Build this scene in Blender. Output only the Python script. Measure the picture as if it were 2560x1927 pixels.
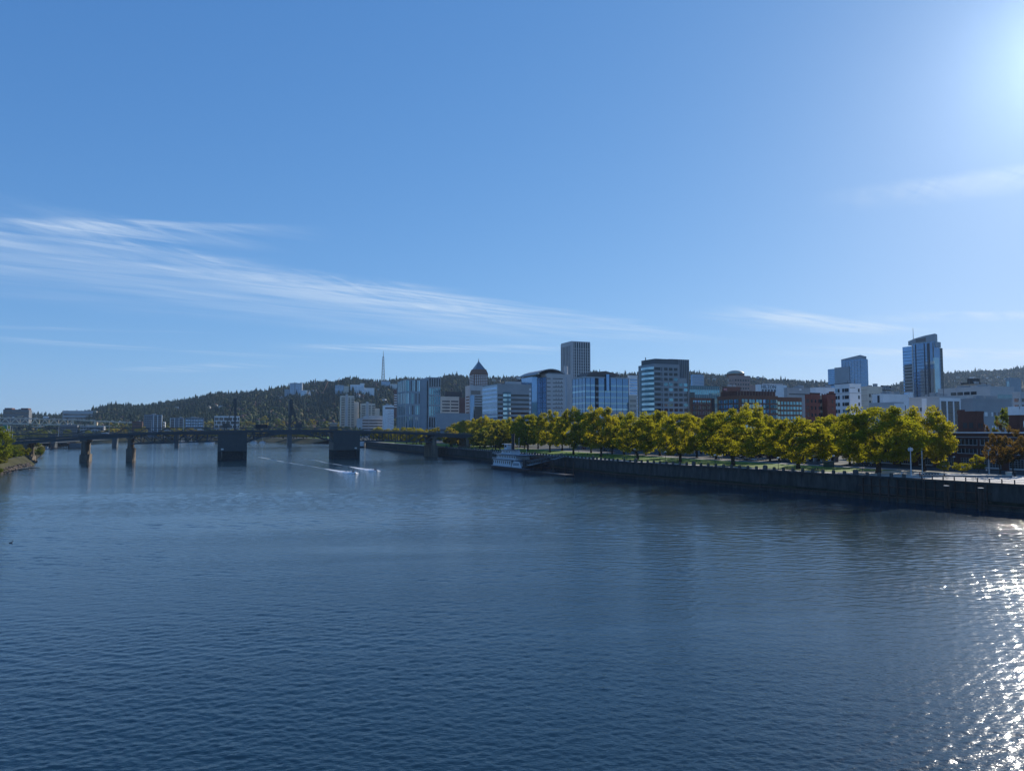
import bpy, bmesh, math, random
import numpy as np
from mathutils import Vector, Matrix

for o in list(bpy.data.objects):
    bpy.data.objects.remove(o)
scene = bpy.context.scene
col = scene.collection
R = math.radians
rnd = random.Random(7)

# ------------------------------------------------------------------ camera
F, CX, CY, EYE, PITCH = 1850.0, 1280.0, 963.5, 22.0, R(3.45)
cam_d = bpy.data.cameras.new('camera')
cam_d.sensor_fit = 'HORIZONTAL'; cam_d.sensor_width = 36.0
cam_d.lens = 36.0 * F / 2560.0
cam_d.clip_start = 0.5; cam_d.clip_end = 60000
cam = bpy.data.objects.new('camera', cam_d); col.objects.link(cam)
cam.location = (0, 0, EYE); cam.rotation_euler = (R(90) + PITCH, 0, 0)
scene.camera = cam

# ------------------------------------------------------------------ light
SUN_AZ, SUN_EL = R(38.4), R(23.0)          # clockwise from +Y (view axis), above the horizon
sun_dir = Vector((math.sin(SUN_AZ) * math.cos(SUN_EL), math.cos(SUN_AZ) * math.cos(SUN_EL), math.sin(SUN_EL)))
sun_d = bpy.data.lights.new('sun', 'SUN'); sun_d.energy = 5.0; sun_d.angle = R(0.53); sun_d.color = (1.0, 0.93, 0.82)
sun = bpy.data.objects.new('sun', sun_d); col.objects.link(sun)
sun.rotation_euler = (-sun_dir).to_track_quat('-Z', 'Y').to_euler()
sun.location = (300, 400, 500)

world = bpy.data.worlds.new('World'); scene.world = world; world.use_nodes = True
nt = world.node_tree; N = nt.nodes; L = nt.links
N.clear()
def nd(t, **k):
    n = N.new(t)
    for a, b in k.items(): setattr(n, a, b)
    return n
def mth(op, a, b=None, c=None, clamp=False):
    n = nd('ShaderNodeMath', operation=op); n.use_clamp = clamp
    for i, v in enumerate((a, b, c)):
        if v is None: continue
        if isinstance(v, (int, float)): n.inputs[i].default_value = v
        else: L.new(v, n.inputs[i])
    return n.outputs[0]
def sstep(x, a, b):
    n = nd('ShaderNodeMapRange', interpolation_type='SMOOTHSTEP'); L.new(x, n.inputs[0])
    n.inputs[1].default_value = a; n.inputs[2].default_value = b
    return n.outputs[0]
sky = nd('ShaderNodeTexSky', sky_type='NISHITA')
sky.sun_disc = False; sky.sun_elevation = SUN_EL; sky.sun_rotation = SUN_AZ
sky.altitude = 0; sky.air_density = 0.7; sky.dust_density = 0.17; sky.ozone_density = 3.0
# the camera's response to the sky: the same curve over the whole dome
sep = nd('ShaderNodeSeparateColor'); L.new(sky.outputs[0], sep.inputs[0]); cmb = nd('ShaderNodeCombineColor')
SKY_STRENGTH = 0.15
for i_, (g_, k_) in enumerate(((0.83, 0.465), (0.60, 0.585), (0.42, 0.80))):
    L.new(mth('MULTIPLY', mth('POWER', mth('MULTIPLY', sep.outputs[i_], SKY_STRENGTH), g_), k_ / SKY_STRENGTH), cmb.inputs[i_])
# thin cirrus on a sheet far above the ground: direction -> point on that sheet
tc = nd('ShaderNodeTexCoord'); sx = nd('ShaderNodeSeparateXYZ'); L.new(tc.outputs['Generated'], sx.inputs[0])
zc = mth('MAXIMUM', sx.outputs[2], 0.015)
PX = mth('DIVIDE', sx.outputs[0], zc); PY = mth('DIVIDE', sx.outputs[1], zc)
def fibre(ang, sl, sw, det, rough, dist):
    """noise drawn out along one direction of the sheet"""
    ca, sa = math.cos(ang), math.sin(ang)
    a = mth('ADD', mth('MULTIPLY', PX, ca * sl), mth('MULTIPLY', PY, sa * sl))
    b = mth('ADD', mth('MULTIPLY', PX, -sa * sw), mth('MULTIPLY', PY, ca * sw))
    c = nd('ShaderNodeCombineXYZ'); L.new(a, c.inputs[0]); L.new(b, c.inputs[1])
    n = nd('ShaderNodeTexNoise'); L.new(c.outputs[0], n.inputs['Vector'])
    n.inputs['Scale'].default_value = 1.0; n.inputs['Detail'].default_value = det
    n.inputs['Roughness'].default_value = rough; n.inputs['Distortion'].default_value = dist
    return n.outputs[0]
fib_a = fibre(R(34), 0.8, 4.4, 6, 0.56, 0.9)
fib_b = fibre(R(52), 0.55, 2.6, 6, 0.6, 0.9)
fib_c = fibre(R(20), 0.35, 1.2, 5, 0.6, 0.4)
fib_d = fibre(R(70), 1.0, 4.6, 6, 0.58, 1.3)
def streak(cx, cy, ang, half_len, soft_near, soft_far, warp=0.35, bend=0.0):
    """a drawn-out patch: along its length it fades to both ends, across it fades differently to the near and far side"""
    ca, sa = math.cos(ang), math.sin(ang)
    dx = mth('SUBTRACT', PX, cx); dy = mth('SUBTRACT', PY, cy)
    t = mth('ADD', mth('MULTIPLY', dx, ca), mth('MULTIPLY', dy, sa))
    n = mth('ADD', mth('MULTIPLY', dx, -sa), mth('MULTIPLY', dy, ca))
    n = mth('ADD', n, mth('MULTIPLY', mth('SUBTRACT', fib_c, 0.5), warp))
    if bend: n = mth('ADD', n, mth('MULTIPLY', mth('MULTIPLY', t, t), bend))
    e = sstep(mth('ABSOLUTE', t), half_len, half_len * 0.25)
    up = sstep(n, -soft_near, 0.0); dn = sstep(n, soft_far, 0.0)
    return mth('MULTIPLY', e, mth('MULTIPLY', up, dn))
def mixf(*prs):
    r = None
    for f, k in prs:
        v = mth('MULTIPLY', f, k); r = v if r is None else mth('ADD', r, v)
    return r
def sharp(f, lo, hi): return sstep(f, lo, hi)
AX = R(48)
veil = mth('MULTIPLY', streak(-1.75, 4.95, AX, 5.2, 0.5, 2.3, 1.5), mixf((sharp(fib_a, .25, .8), .34), (sharp(fib_b, .28, .72), .26), (fib_c, .10)))
core = mth('MULTIPLY', streak(-1.15, 4.85, R(54), 2.3, 0.30, 0.85, 1.3), mixf((sharp(fib_a, .32, .72), .42), (sharp(fib_d, .36, .72), .40)))
tail = mth('MULTIPLY', streak(0.6, 6.6, R(42), 3.3, 0.35, 1.1, 1.1), mixf((sharp(fib_a, .32, .72), .42), (fib_b, .2)))
left = mth('MULTIPLY', streak(-1.95, 3.55, R(6), 1.1, 0.10, 0.55, 0.45), mixf((sharp(fib_a, .36, .72), .55), (sharp(fib_d, .4, .75), .3)))
c2 = mth('MULTIPLY', streak(-0.9, 8.9, R(2), 2.3, 0.45, 0.9, 1.1), mixf((sharp(fib_a, .36, .68), .62), (fib_d, .2)))
c3 = mth('MULTIPLY', streak(3.0, 6.75, R(34), 1.7, 0.25, 0.8, 0.6), mixf((sharp(fib_a, .25, .6), .95)))
c4 = mth('MULTIPLY', streak(1.98, 2.82, R(-24), 0.8, 0.14, 0.40, 0.3), mixf((sharp(fib_a, .3, .7), .45), (sharp(fib_d, .33, .7), .35)))
c5 = mth('MULTIPLY', streak(-4.6, 8.8, R(38), 2.8, 0.30, 0.7, 0.9), mixf((sharp(fib_a, .34, .7), .36)))
c6 = mth('MULTIPLY', streak(-5.3, 11.8, R(-30), 2.2, 0.5, 1.0, 1.2), mixf((sharp(fib_b, .34, .7), .42)))
c7 = mth('MULTIPLY', streak(6.2, 9.5, R(10), 3.4, 0.5, 1.3, 0.9), mixf((sharp(fib_a, .28, .65), .8)))
c8 = mth('MULTIPLY', streak(4.2, 6.35, R(-5), 1.3, 0.25, 0.6, 0.5), mixf((sharp(fib_b, .25, .6), .75)))
c9 = mth('MULTIPLY', streak(-4.2, 7.25, R(14), 1.5, 0.10, 0.3, 0.4), mixf((sharp(fib_a, .34, .7), .28)))
tot = veil
for c_ in (core, tail, left, c2, c3, c4, c5, c6, c7, c8, c9): tot = mth('ADD', tot, c_)
cirrus = mth('MULTIPLY', mth('MINIMUM', tot, 1.0), 0.70)
mx = nd('ShaderNodeMix', data_type='RGBA'); L.new(cirrus, mx.inputs[0])
L.new(cmb.outputs[0], mx.inputs[6]); mx.inputs[7].default_value = (4.9, 5.7, 6.6, 1)
bg = nd('ShaderNodeBackground'); bg.inputs[1].default_value = SKY_STRENGTH
L.new(mx.outputs[2], bg.inputs[0])
wo = nd('ShaderNodeOutputWorld'); L.new(bg.outputs[0], wo.inputs[0])

vs = scene.view_settings
vs.view_transform = 'Standard'; vs.look = 'None'; vs.exposure = 0.0; vs.gamma = 1.0; vs.use_curve_mapping = False
scene.render.engine = 'CYCLES'
scene.cycles.use_denoising = True
scene.cycles.denoiser = 'OPENIMAGEDENOISE'
scene.cycles.denoising_input_passes = 'RGB_ALBEDO_NORMAL'
scene.cycles.denoising_prefilter = 'ACCURATE'
scene.cycles.max_bounces = 8; scene.cycles.volume_bounces = 1
scene.cycles.transparent_max_bounces = 12
scene.cycles.sample_clamp_indirect = 6.0
scene.cycles.sample_clamp_direct = 0.0

# ------------------------------------------------------------------ plan of the place
U = Vector((-0.367, 0.930)).normalized()     # along the river wall, away from the camera
V = Vector((0.930, 0.367)).normalized()      # inland, away from the river
GRID = math.atan2(V.y, V.x)
ORG = Vector((50.0, 348.0))
G = 7.4                                      # level of the promenade above the water
def world_at(px, py, Y):
    """point of the place that lies Y metres ahead and is seen at pixel (px, py)"""
    r = (CY - py) / F
    dz = Y * math.tan(PITCH + math.atan(r))
    d = Y * math.cos(PITCH) + dz * math.sin(PITCH)
    return Vector(((px - CX) / F * d, Y, EYE + dz))
def on_level(px, py, z):
    """point at height z seen at a pixel below the horizon"""
    r = (CY - py) / F
    t = math.tan(PITCH + math.atan(r))
    Y = (z - EYE) / t
    return world_at(px, py, Y)
def height_at(py, Y):
    return EYE + Y * math.tan(PITCH + math.atan((CY - py) / F))
def city(px, w, z=20.0):
    """plan point at distance w inland of the wall line, in the direction of pixel column px"""
    k = (px - CX) / F
    s = (k * (ORG.y + w * V.y) - ORG.x - w * V.x) / (U.x - k * U.y)
    return ORG + U * s + V * w

# ------------------------------------------------------------------ helpers
MATS = {}
def mat(name, color, rough=0.7, var=0.12, scale=0.35, metal=0.0, spec=0.4, bump=0.0, objvar=0.0, stretch=(1, 1, 1)):
    if name in MATS: return MATS[name]
    m = bpy.data.materials.new(name); m.use_nodes = True
    t = m.node_tree; b = t.nodes['Principled BSDF']
    b.inputs['Roughness'].default_value = rough; b.inputs['Metallic'].default_value = metal
    b.inputs['Specular IOR Level'].default_value = spec
    g = t.nodes.new('ShaderNodeNewGeometry'); mp = t.nodes.new('ShaderNodeMapping')
    mp.inputs['Scale'].default_value = stretch
    t.links.new(g.outputs['Position'], mp.inputs[0])
    n = t.nodes.new('ShaderNodeTexNoise'); n.inputs['Scale'].default_value = scale; n.inputs['Detail'].default_value = 5
    n.inputs['Roughness'].default_value = 0.65
    t.links.new(mp.outputs[0], n.inputs['Vector'])
    mr = t.nodes.new('ShaderNodeMapRange'); mr.inputs[1].default_value = 0.25; mr.inputs[2].default_value = 0.75
    mr.inputs[3].default_value = 1 - var; mr.inputs[4].default_value = 1 + var
    t.links.new(n.outputs[0], mr.inputs[0])
    f = mr.outputs[0]
    if objvar:
        oi = t.nodes.new('ShaderNodeObjectInfo'); m2 = t.nodes.new('ShaderNodeMapRange')
        m2.inputs[3].default_value = 1 - objvar; m2.inputs[4].default_value = 1 + objvar
        t.links.new(oi.outputs['Random'], m2.inputs[0])
        mm = t.nodes.new('ShaderNodeMath'); mm.operation = 'MULTIPLY'
        t.links.new(f, mm.inputs[0]); t.links.new(m2.outputs[0], mm.inputs[1]); f = mm.outputs[0]
    vm = t.nodes.new('ShaderNodeVectorMath'); vm.operation = 'SCALE'
    vm.inputs[0].default_value = color[:3]; t.links.new(f, vm.inputs['Scale'])
    t.links.new(vm.outputs[0], b.inputs['Base Color'])
    if bump:
        bp = t.nodes.new('ShaderNodeBump'); bp.inputs['Strength'].default_value = bump; bp.inputs['Distance'].default_value = 0.2
        t.links.new(n.outputs[0], bp.inputs['Height']); t.links.new(bp.outputs[0], b.inputs['Normal'])
    MATS[name] = m
    return m
def glass(name, tint, rough=0.06, spec=1.0, objvar=0.25, wob=0.02, ior=1.9, metal=0.0):
    """window glass seen from outside: dark body, mirror-like face, slightly uneven panes"""
    if name in MATS: return MATS[name]
    m = mat(name, tint, rough, 0.15, 0.08, metal, 0.5, 0.0, objvar)
    t = m.node_tree; b = t.nodes['Principled BSDF']; b.inputs['IOR'].default_value = ior
    b.inputs['Specular IOR Level'].default_value = 0.5
    g = t.nodes.new('ShaderNodeNewGeometry'); n = t.nodes.new('ShaderNodeTexNoise'); n.inputs['Scale'].default_value = 0.25
    t.links.new(g.outputs['Position'], n.inputs['Vector'])
    bp = t.nodes.new('ShaderNodeBump'); bp.inputs['Strength'].default_value = 0.4; bp.inputs['Distance'].default_value = wob
    t.links.new(n.outputs[0], bp.inputs['Height']); t.links.new(bp.outputs[0], b.inputs['Normal'])
    return m

def tag(o, label=None, cat=None, group=None, kind=None):
    if label: o['label'] = label
    if cat: o['category'] = cat
    if group: o['group'] = group
    if kind: o['kind'] = kind
    return o
def empty(name, loc, rz=0.0, label=None, cat=None, group=None, parent=None):
    o = bpy.data.objects.new(name, None); col.objects.link(o)
    o.location = loc; o.rotation_euler = (0, 0, rz); o.empty_display_size = 1
    if parent: o.parent = parent
    return tag(o, label, cat, group)
def link(name, me, m=None, parent=None, loc=None, rz=0.0):
    if m is not None and not me.materials: me.materials.append(m)
    o = bpy.data.objects.new(name, me); col.objects.link(o)
    if parent is not None: o.parent = parent
    if loc is not None: o.location = loc
    if rz: o.rotation_euler = (0, 0, rz)
    return o
def copy_tree(o, parent=None):
    c = o.copy(); col.objects.link(c)
    if parent is not None: c.parent = parent
    for ch in list(o.children): copy_tree(ch, c)
    return c
class MB:
    """collects simple solids, then links them as one mesh object"""
    def __init__(s): s.v = []; s.f = []
    def add(s, vs_, fs):
        k = len(s.v); s.v += [tuple(p) for p in vs_]; s.f += [tuple(i + k for i in f) for f in fs]
    def box(s, x0, x1, y0, y1, z0, z1):
        s.add([(x0,y0,z0),(x1,y0,z0),(x1,y1,z0),(x0,y1,z0),(x0,y0,z1),(x1,y0,z1),(x1,y1,z1),(x0,y1,z1)],
              [(0,3,2,1),(4,5,6,7),(0,1,5,4),(1,2,6,5),(2,3,7,6),(3,0,4,7)])
        return s
    def prism(s, poly, z0, z1, z1b=None):
        """upright solid over a counter-clockwise outline; z1 may be a list of heights"""
        n = len(poly); tz = z1 if isinstance(z1, (list, tuple)) else [z1] * n
        s.add([(p[0], p[1], z0) for p in poly] + [(p[0], p[1], tz[i]) for i, p in enumerate(poly)],
              [tuple(range(n - 1, -1, -1)), tuple(range(n, 2 * n))] + [(i, (i + 1) % n, (i + 1) % n + n, i + n) for i in range(n)])
        return s
    def extr(s, prof, axis, a0, a1):
        """outline in two axes drawn out along the third: axis 'x' -> prof is (y, z), axis 'y' -> prof is (x, z)"""
        n = len(prof)
        pt = (lambda p, a: (a, p[0], p[1])) if axis == 'x' else (lambda p, a: (p[0], a, p[1]))
        s.add([pt(p, a0) for p in prof] + [pt(p, a1) for p in prof],
              [tuple(range(n - 1, -1, -1)), tuple(range(n, 2 * n))] + [(i, (i + 1) % n, (i + 1) % n + n, i + n) for i in range(n)])
        return s
    def bar(s, a, b, w, h=None):
        """straight member of rectangular section between two points"""
        a, b = Vector(a), Vector(b); h = h or w
        d = (b - a); ln = d.length
        if ln < 1e-6: return s
        d /= ln
        up = Vector((0, 0, 1)) if abs(d.z) < 0.99 else Vector((1, 0, 0))
        r = d.cross(up).normalized(); q = r.cross(d).normalized()
        pts = []
        for e in (a, b):
            for (i, j) in ((-1, -1), (1, -1), (1, 1), (-1, 1)): pts.append(e + r * (i * w / 2) + q * (j * h / 2))
        s.add(pts, [(0,1,2,3),(7,6,5,4),(0,4,5,1),(1,5,6,2),(2,6,7,3),(3,7,4,0)])
        return s
    def tube(s, pts, rad, n=8, caps=True):
        """round member through points with a radius per point"""
        pts = [Vector(p) for p in pts]
        if not isinstance(rad, (list, tuple)): rad = [rad] * len(pts)
        rings = []
        for i, p in enumerate(pts):
            d = (pts[min(i + 1, len(pts) - 1)] - pts[max(i - 1, 0)]).normalized()
            ref = Vector((0, 0, 1)) if abs(d.z) < 0.95 else Vector((1, 0, 0))
            r = d.cross(ref).normalized(); q = r.cross(d).normalized()
            rings.append([p + (r * math.cos(2 * math.pi * j / n) + q * math.sin(2 * math.pi * j / n)) * rad[i] for j in range(n)])
        vs_ = [p for rg in rings for p in rg]; fs = []
        for i in range(len(pts) - 1):
            for j in range(n):
                fs.append((i * n + j, (i + 1) * n + j, (i + 1) * n + (j + 1) % n, i * n + (j + 1) % n))
        if caps:
            fs.append(tuple(range(n))); fs.append(tuple((len(pts) - 1) * n + j for j in range(n - 1, -1, -1)))
        s.add(vs_, fs); return s
    def ball(s, c, r, n=8, m=5):
        c = Vector(c); rr = r if isinstance(r, (tuple, list)) else (r, r, r)
        vs_ = [c + Vector((0, 0, -rr[2]))]
        for i in range(1, m):
            a = -math.pi / 2 + math.pi * i / m
            for j in range(n):
                b = 2 * math.pi * j / n
                vs_.append(c + Vector((math.cos(a) * math.cos(b) * rr[0], math.cos(a) * math.sin(b) * rr[1], math.sin(a) * rr[2])))
        vs_.append(c + Vector((0, 0, rr[2]))); fs = []
        for j in range(n): fs.append((0, 1 + (j + 1) % n, 1 + j))
        for i in range(m - 2):
            for j in range(n):
                a0 = 1 + i * n
                fs.append((a0 + j, a0 + (j + 1) % n, a0 + n + (j + 1) % n, a0 + n + j))
        k = len(vs_) - 1; a0 = 1 + (m - 2) * n
        for j in range(n): fs.append((a0 + j, a0 + (j + 1) % n, k))
        s.add(vs_, fs); return s
    def mesh(s, name, m=None, smooth=False):
        me = bpy.data.meshes.new(name); me.from_pydata(s.v, [], s.f); me.update()
        if m is not None: me.materials.append(m)
        if smooth: me.polygons.foreach_set('use_smooth', [True] * len(me.polygons))
        return me
    def build(s, name, m, parent=None, loc=None, rz=0.0, smooth=False):
        return link(name, s.mesh(name, m, smooth), None, parent, loc, rz)
CUBES = {}
def cube(name, m, parent, x0, x1, y0, y1, z0, z1):
    """a box piece that shares one mesh with all others of its material"""
    if m.name not in CUBES: CUBES[m.name] = MB().box(-.5, .5, -.5, .5, -.5, .5).mesh(m.name + '_piece', m)
    o = bpy.data.objects.new(name, CUBES[m.name]); col.objects.link(o); o.parent = parent
    o.location = ((x0 + x1) / 2, (y0 + y1) / 2, (z0 + z1) / 2); o.scale = (abs(x1 - x0), abs(y1 - y0), abs(z1 - z0))
    return o
def text_mesh(txt, size, m, depth=0.05):
    cu = bpy.data.curves.new('lettering', 'FONT'); cu.body = txt; cu.size = size; cu.align_x = 'CENTER'; cu.extrude = depth
    cu.resolution_u = 3
    ob = bpy.data.objects.new('lettering', cu); col.objects.link(ob)
    dg = bpy.context.evaluated_depsgraph_get(); me = bpy.data.meshes.new_from_object(ob.evaluated_get(dg))
    bpy.data.objects.remove(ob); bpy.data.curves.remove(cu)
    me.materials.clear(); me.materials.append(m); return me

# ------------------------------------------------------------------ river
def water_material():
    m = bpy.data.materials.new('river_water'); m.use_nodes = True
    t = m.node_tree; b = t.nodes['Principled BSDF']
    b.inputs['Base Color'].default_value = (0.010, 0.033, 0.053, 1)
    b.inputs['Roughness'].default_value = 0.055; b.inputs['IOR'].default_value = 1.333
    g = t.nodes.new('ShaderNodeNewGeometry')
    def noise(sx_, sy_, rot, det, rough=0.5, dist=0.0):
        mp = t.nodes.new('ShaderNodeMapping'); mp.vector_type = 'TEXTURE'
        mp.inputs['Rotation'].default_value = (0, 0, rot); mp.inputs['Scale'].default_value = (sx_, sy_, 1)
        t.links.new(g.outputs['Position'], mp.inputs[0])
        n = t.nodes.new('ShaderNodeTexNoise'); n.inputs['Scale'].default_value = 1; n.inputs['Detail'].default_value = det
        n.inputs['Roughness'].default_value = rough; n.inputs['Distortion'].default_value = dist
        t.links.new(mp.outputs[0], n.inputs['Vector']); return n.outputs[0]
    def m2(op, a, b_):
        n = t.nodes.new('ShaderNodeMath'); n.operation = op
        for i, v in enumerate((a, b_)):
            if isinstance(v, (int, float)): n.inputs[i].default_value = v
            else: t.links.new(v, n.inputs[i])
        return n.outputs[0]
    gust = noise(160, 34, R(10), 4, 0.6, 0.5)
    gm = t.nodes.new('ShaderNodeMapRange'); gm.inputs[1].default_value = 0.35; gm.inputs[2].default_value = 0.68
    gm.inputs[3].default_value = 0.45; gm.inputs[4].default_value = 1.25
    t.links.new(gust, gm.inputs[0])
    big = noise(5.5, 1.9, R(14), 2, 0.5, 0.4)
    mid = noise(2.2, 0.85, R(-8), 2, 0.5, 0.3)
    sml = noise(0.42, 0.22, R(6), 2, 0.5, 0.2)
    h = m2('ADD', m2('ADD', m2('MULTIPLY', big, 0.015), m2('MULTIPLY', mid, 0.035)), m2('MULTIPLY', sml, 0.040))
    h = m2('MULTIPLY', h, gm.outputs[0])
    bp = t.nodes.new('ShaderNodeBump'); bp.inputs['Strength'].default_value = 1.0; bp.inputs['Distance'].default_value = 1.0
    if 'Filter Width' in bp.inputs: bp.inputs['Filter Width'].default_value = 0.01
    t.links.new(h, bp.inputs['Height']); t.links.new(bp.outputs[0], b.inputs['Normal'])
    # broad sheen of the fine chop together with the sharper faces of the larger ripples
    b2 = t.nodes.new('ShaderNodeBsdfPrincipled'); b2.inputs['Base Color'].default_value = b.inputs['Base Color'].default_value
    b2.inputs['IOR'].default_value = 1.333; t.links.new(bp.outputs[0], b2.inputs['Normal'])
    rr_ = t.nodes.new('ShaderNodeMapRange'); rr_.inputs[1].default_value = 0.35; rr_.inputs[2].default_value = 0.68; rr_.inputs[3].default_value = 0.18; rr_.inputs[4].default_value = 0.28
    t.links.new(gust, rr_.inputs[0]); t.links.new(rr_.outputs[0], b2.inputs['Roughness'])
    ms = t.nodes.new('ShaderNodeMixShader'); ms.inputs[0].default_value = 0.08
    t.links.new(b.outputs[0], ms.inputs[1]); t.links.new(b2.outputs[0], ms.inputs[2])
    t.links.new(ms.outputs[0], t.nodes['Material Output'].inputs['Surface'])
    return m
def river_mesh():
    """wind-ruffled sheet: real waves, finer where the river is near, coarser far off, flat beyond"""
    NC, rg = 900, np.random.default_rng(17)
    ys = [34.0]
    while ys[-1] < 1500: ys.append(ys[-1] + max(.12, ys[-1] * (.0035 if ys[-1] < 260 else .0085)))
    ys = np.array(ys); u = np.linspace(-1, 1, NC)
    X = u[None, :] * (ys[:, None] * .80 + 6); Y = np.repeat(ys[:, None], NC, 1)
    cell = np.maximum(ys * np.where(ys < 260, .0035, .0035 + .005 * np.clip((ys - 260) / 60, 0, 1)), (ys * .80 + 6) * 2 / NC)[:, None]
    gx = lambda l, a, ph: np.sin((X * math.cos(a) + Y * math.sin(a)) * 2 * math.pi / l + ph)
    gust = .88 + .36 * gx(170, 1.2, .4) * gx(230, .3, 1.1) + .30 * gx(75, 1.75, 2.0) * gx(140, .9, .2) + .16 * gx(33, 1.45, .9) * gx(60, 2.3, 3.0)
    Z = np.zeros_like(X)
    for k in range(60):
        lam = .36 * (6.0 / .36) ** (k / 59.0) * rg.uniform(.93, 1.07); a = R(80) + rg.normal() * R(46 if lam < 1.6 else 30); ph = rg.uniform(0, 6.28)
        slope = .0390 * (1.0 if lam < .7 else (.7 / lam) ** 1.45)
        wgt = np.clip((lam / cell - 2.2) / 2.0, 0, 1) * (1 + 6.0 * np.clip((cell - .22) / .8, 0, 1))
        arg = (X * math.cos(a) + Y * math.sin(a)) * 2 * math.pi / lam + ph + .7 * gx(lam * 9, a + 1.1, ph * 2)
        Z += wgt * slope * lam / 6.283 * (np.sin(arg) + .18 * np.sin(2 * arg))
    Z *= gust
    n0, n1 = X.shape; v = np.stack([X, Y, Z], -1).reshape(-1, 3)
    i = (np.arange(n0 - 1)[:, None] * n1 + np.arange(n1 - 1)[None]).reshape(-1)
    f = np.stack([i, i + 1, i + 1 + n1, i + n1], -1)
    me = bpy.data.meshes.new('river'); me.vertices.add(len(v)); me.vertices.foreach_set('co', v.reshape(-1))
    me.loops.add(len(f) * 4); me.loops.foreach_set('vertex_index', f.reshape(-1).astype(np.int32)); me.polygons.add(len(f))
    me.polygons.foreach_set('loop_start', np.arange(0, len(f) * 4, 4, dtype=np.int32)); me.polygons.foreach_set('loop_total', np.full(len(f), 4, dtype=np.int32))
    me.polygons.foreach_set('use_smooth', np.ones(len(f), dtype=bool)); me.update(calc_edges=True); return me
WATER = water_material()
river = link('river', river_mesh(), WATER); tag(river, kind='structure')
deep = MB(); xs = [-30000, -3000, 3000, 30000]; ys = [-1500, 1000, 8000, 30000]
for j in ys:
    for i in xs: deep.v.append((i, j, -0.55))
for j in range(3):
    for i in range(3): deep.f.append((j * 4 + i, j * 4 + i + 1, j * 4 + i + 5, j * 4 + i + 4))
tag(deep.build('water', WATER), kind='structure')

# ------------------------------------------------------------------ banks and ground
def plan(px, py, z=0.0):
    p = on_level(px, py, z); return Vector((p.x, p.y))
WALL = [Vector((215.0, 62.0)), Vector((137.0, 198.0)), Vector((50.0, 348.0)), ORG + U * 645.0]
FAR = [plan(777, 1109), plan(690, 1106.5), plan(600, 1104.5), plan(520, 1104), plan(380, 1104.5), plan(230, 1105.5), plan(120, 1108)]
EAST = [Vector((-200, 262)), plan(0, 1187), plan(50, 1172), plan(88, 1164), plan(96, 1146), plan(110, 1128), plan(118, 1120)]
grass_m = mat('mown_grass', (0.13, 0.21, 0.030), 0.9, 0.30, 0.25, spec=0.15, bump=0.3)
earth_m = mat('city_ground', (0.10, 0.105, 0.095), 0.92, 0.35, 0.03, spec=0.1)
def poly_obj(name, pts, z, m):
    bm = bmesh.new(); vs_ = [bm.verts.new((p[0], p[1], z)) for p in pts]
    bm.faces.new(vs_); bmesh.ops.triangulate(bm, faces=bm.faces[:])
    bmesh.ops.recalc_face_normals(bm, faces=bm.faces[:])
    me = bpy.data.meshes.new(name); bm.to_mesh(me); bm.free()
    if me.polygons[0].normal.z < 0: me.flip_normals()
    return link(name, me, m)
inl = [p + V * 0.9 for p in WALL]
far_in = [FAR[0] + Vector((30, 6)), FAR[1] + Vector((25, 28)), FAR[2] + Vector((8, 30)), FAR[3] + Vector((0, 30)), FAR[4] + Vector((0, 30)), FAR[5] + Vector((0, 30)), FAR[6] + Vector((-20, 40))]
pts = inl + [inl[3] + V * 26, far_in[0]] + far_in[1:] + [Vector((-1400, 1500)), Vector((-30000, 9000)), Vector((-30000, 30000)), Vector((30000, 30000)), Vector((30000, -1500)), Vector((260, -1500))]
ground = poly_obj('ground', pts, G, earth_m); tag(ground, kind='structure')
east_in = [p + Vector((-9, 1)) for p in EAST]
eg = poly_obj('ground', east_in[:] + [Vector((-700, 1300)), Vector((-1400, 1500)), Vector((-30000, 9000)), Vector((-30000, -1500)), Vector((-230, -1500))], 5.5, earth_m); tag(eg, kind='structure')
bank_m = mat('rough_bank', (0.065, 0.062, 0.032), 0.95, 0.5, 0.12, spec=0.1, bump=0.6)
def bank(name, low, high, zh, m):
    b = MB()
    for i in range(len(low)): b.v += [(low[i].x, low[i].y, -0.6), (high[i].x, high[i].y, zh)]
    for i in range(len(low) - 1): b.f.append((2 * i, 2 * i + 2, 2 * i + 3, 2 * i + 1))
    o = b.build(name, m); tag(o, kind='structure'); return o
bank('riverbank', FAR, far_in, G, bank_m)
bank('riverbank', EAST, east_in, 5.5, bank_m)
# lawn and promenade of the waterfront park
def strip_off(line, d): return [p + V * d for p in line]
park = WALL[1:]
path_m = mat('promenade_paving', (0.42, 0.38, 0.34), 0.85, 0.15, 0.5, spec=0.2)
pv = WALL
promenade = poly_obj('promenade', [p + V * 1.0 for p in pv] + [p + V * 9.0 for p in reversed(pv)], G + 0.004, path_m); tag(promenade, kind='structure')
LAWN0 = Vector((50, 348)) + (WALL[1] - WALL[2]) * 0.62
lawn = poly_obj('lawn', [LAWN0 + V * 9, WALL[2] + V * 9, WALL[3] + V * 9, WALL[3] + V * 52, WALL[2] + V * 50, LAWN0 + V * 38], G + 0.008, grass_m); tag(lawn, kind='structure')
road_m = mat('asphalt', (0.055, 0.056, 0.06), 0.85, 0.2, 0.4, spec=0.3)
walk_m = mat('park_walk', (0.36, 0.34, 0.31), 0.85, 0.15, 0.5, spec=0.2)
walk = poly_obj('pavement', [WALL[1] + V * 38, WALL[2] + V * 50, WALL[3] + V * 52, WALL[3] + V * 57, WALL[2] + V * 55, WALL[1] + V * 44], G + 0.010, walk_m); tag(walk, kind='structure')
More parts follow.
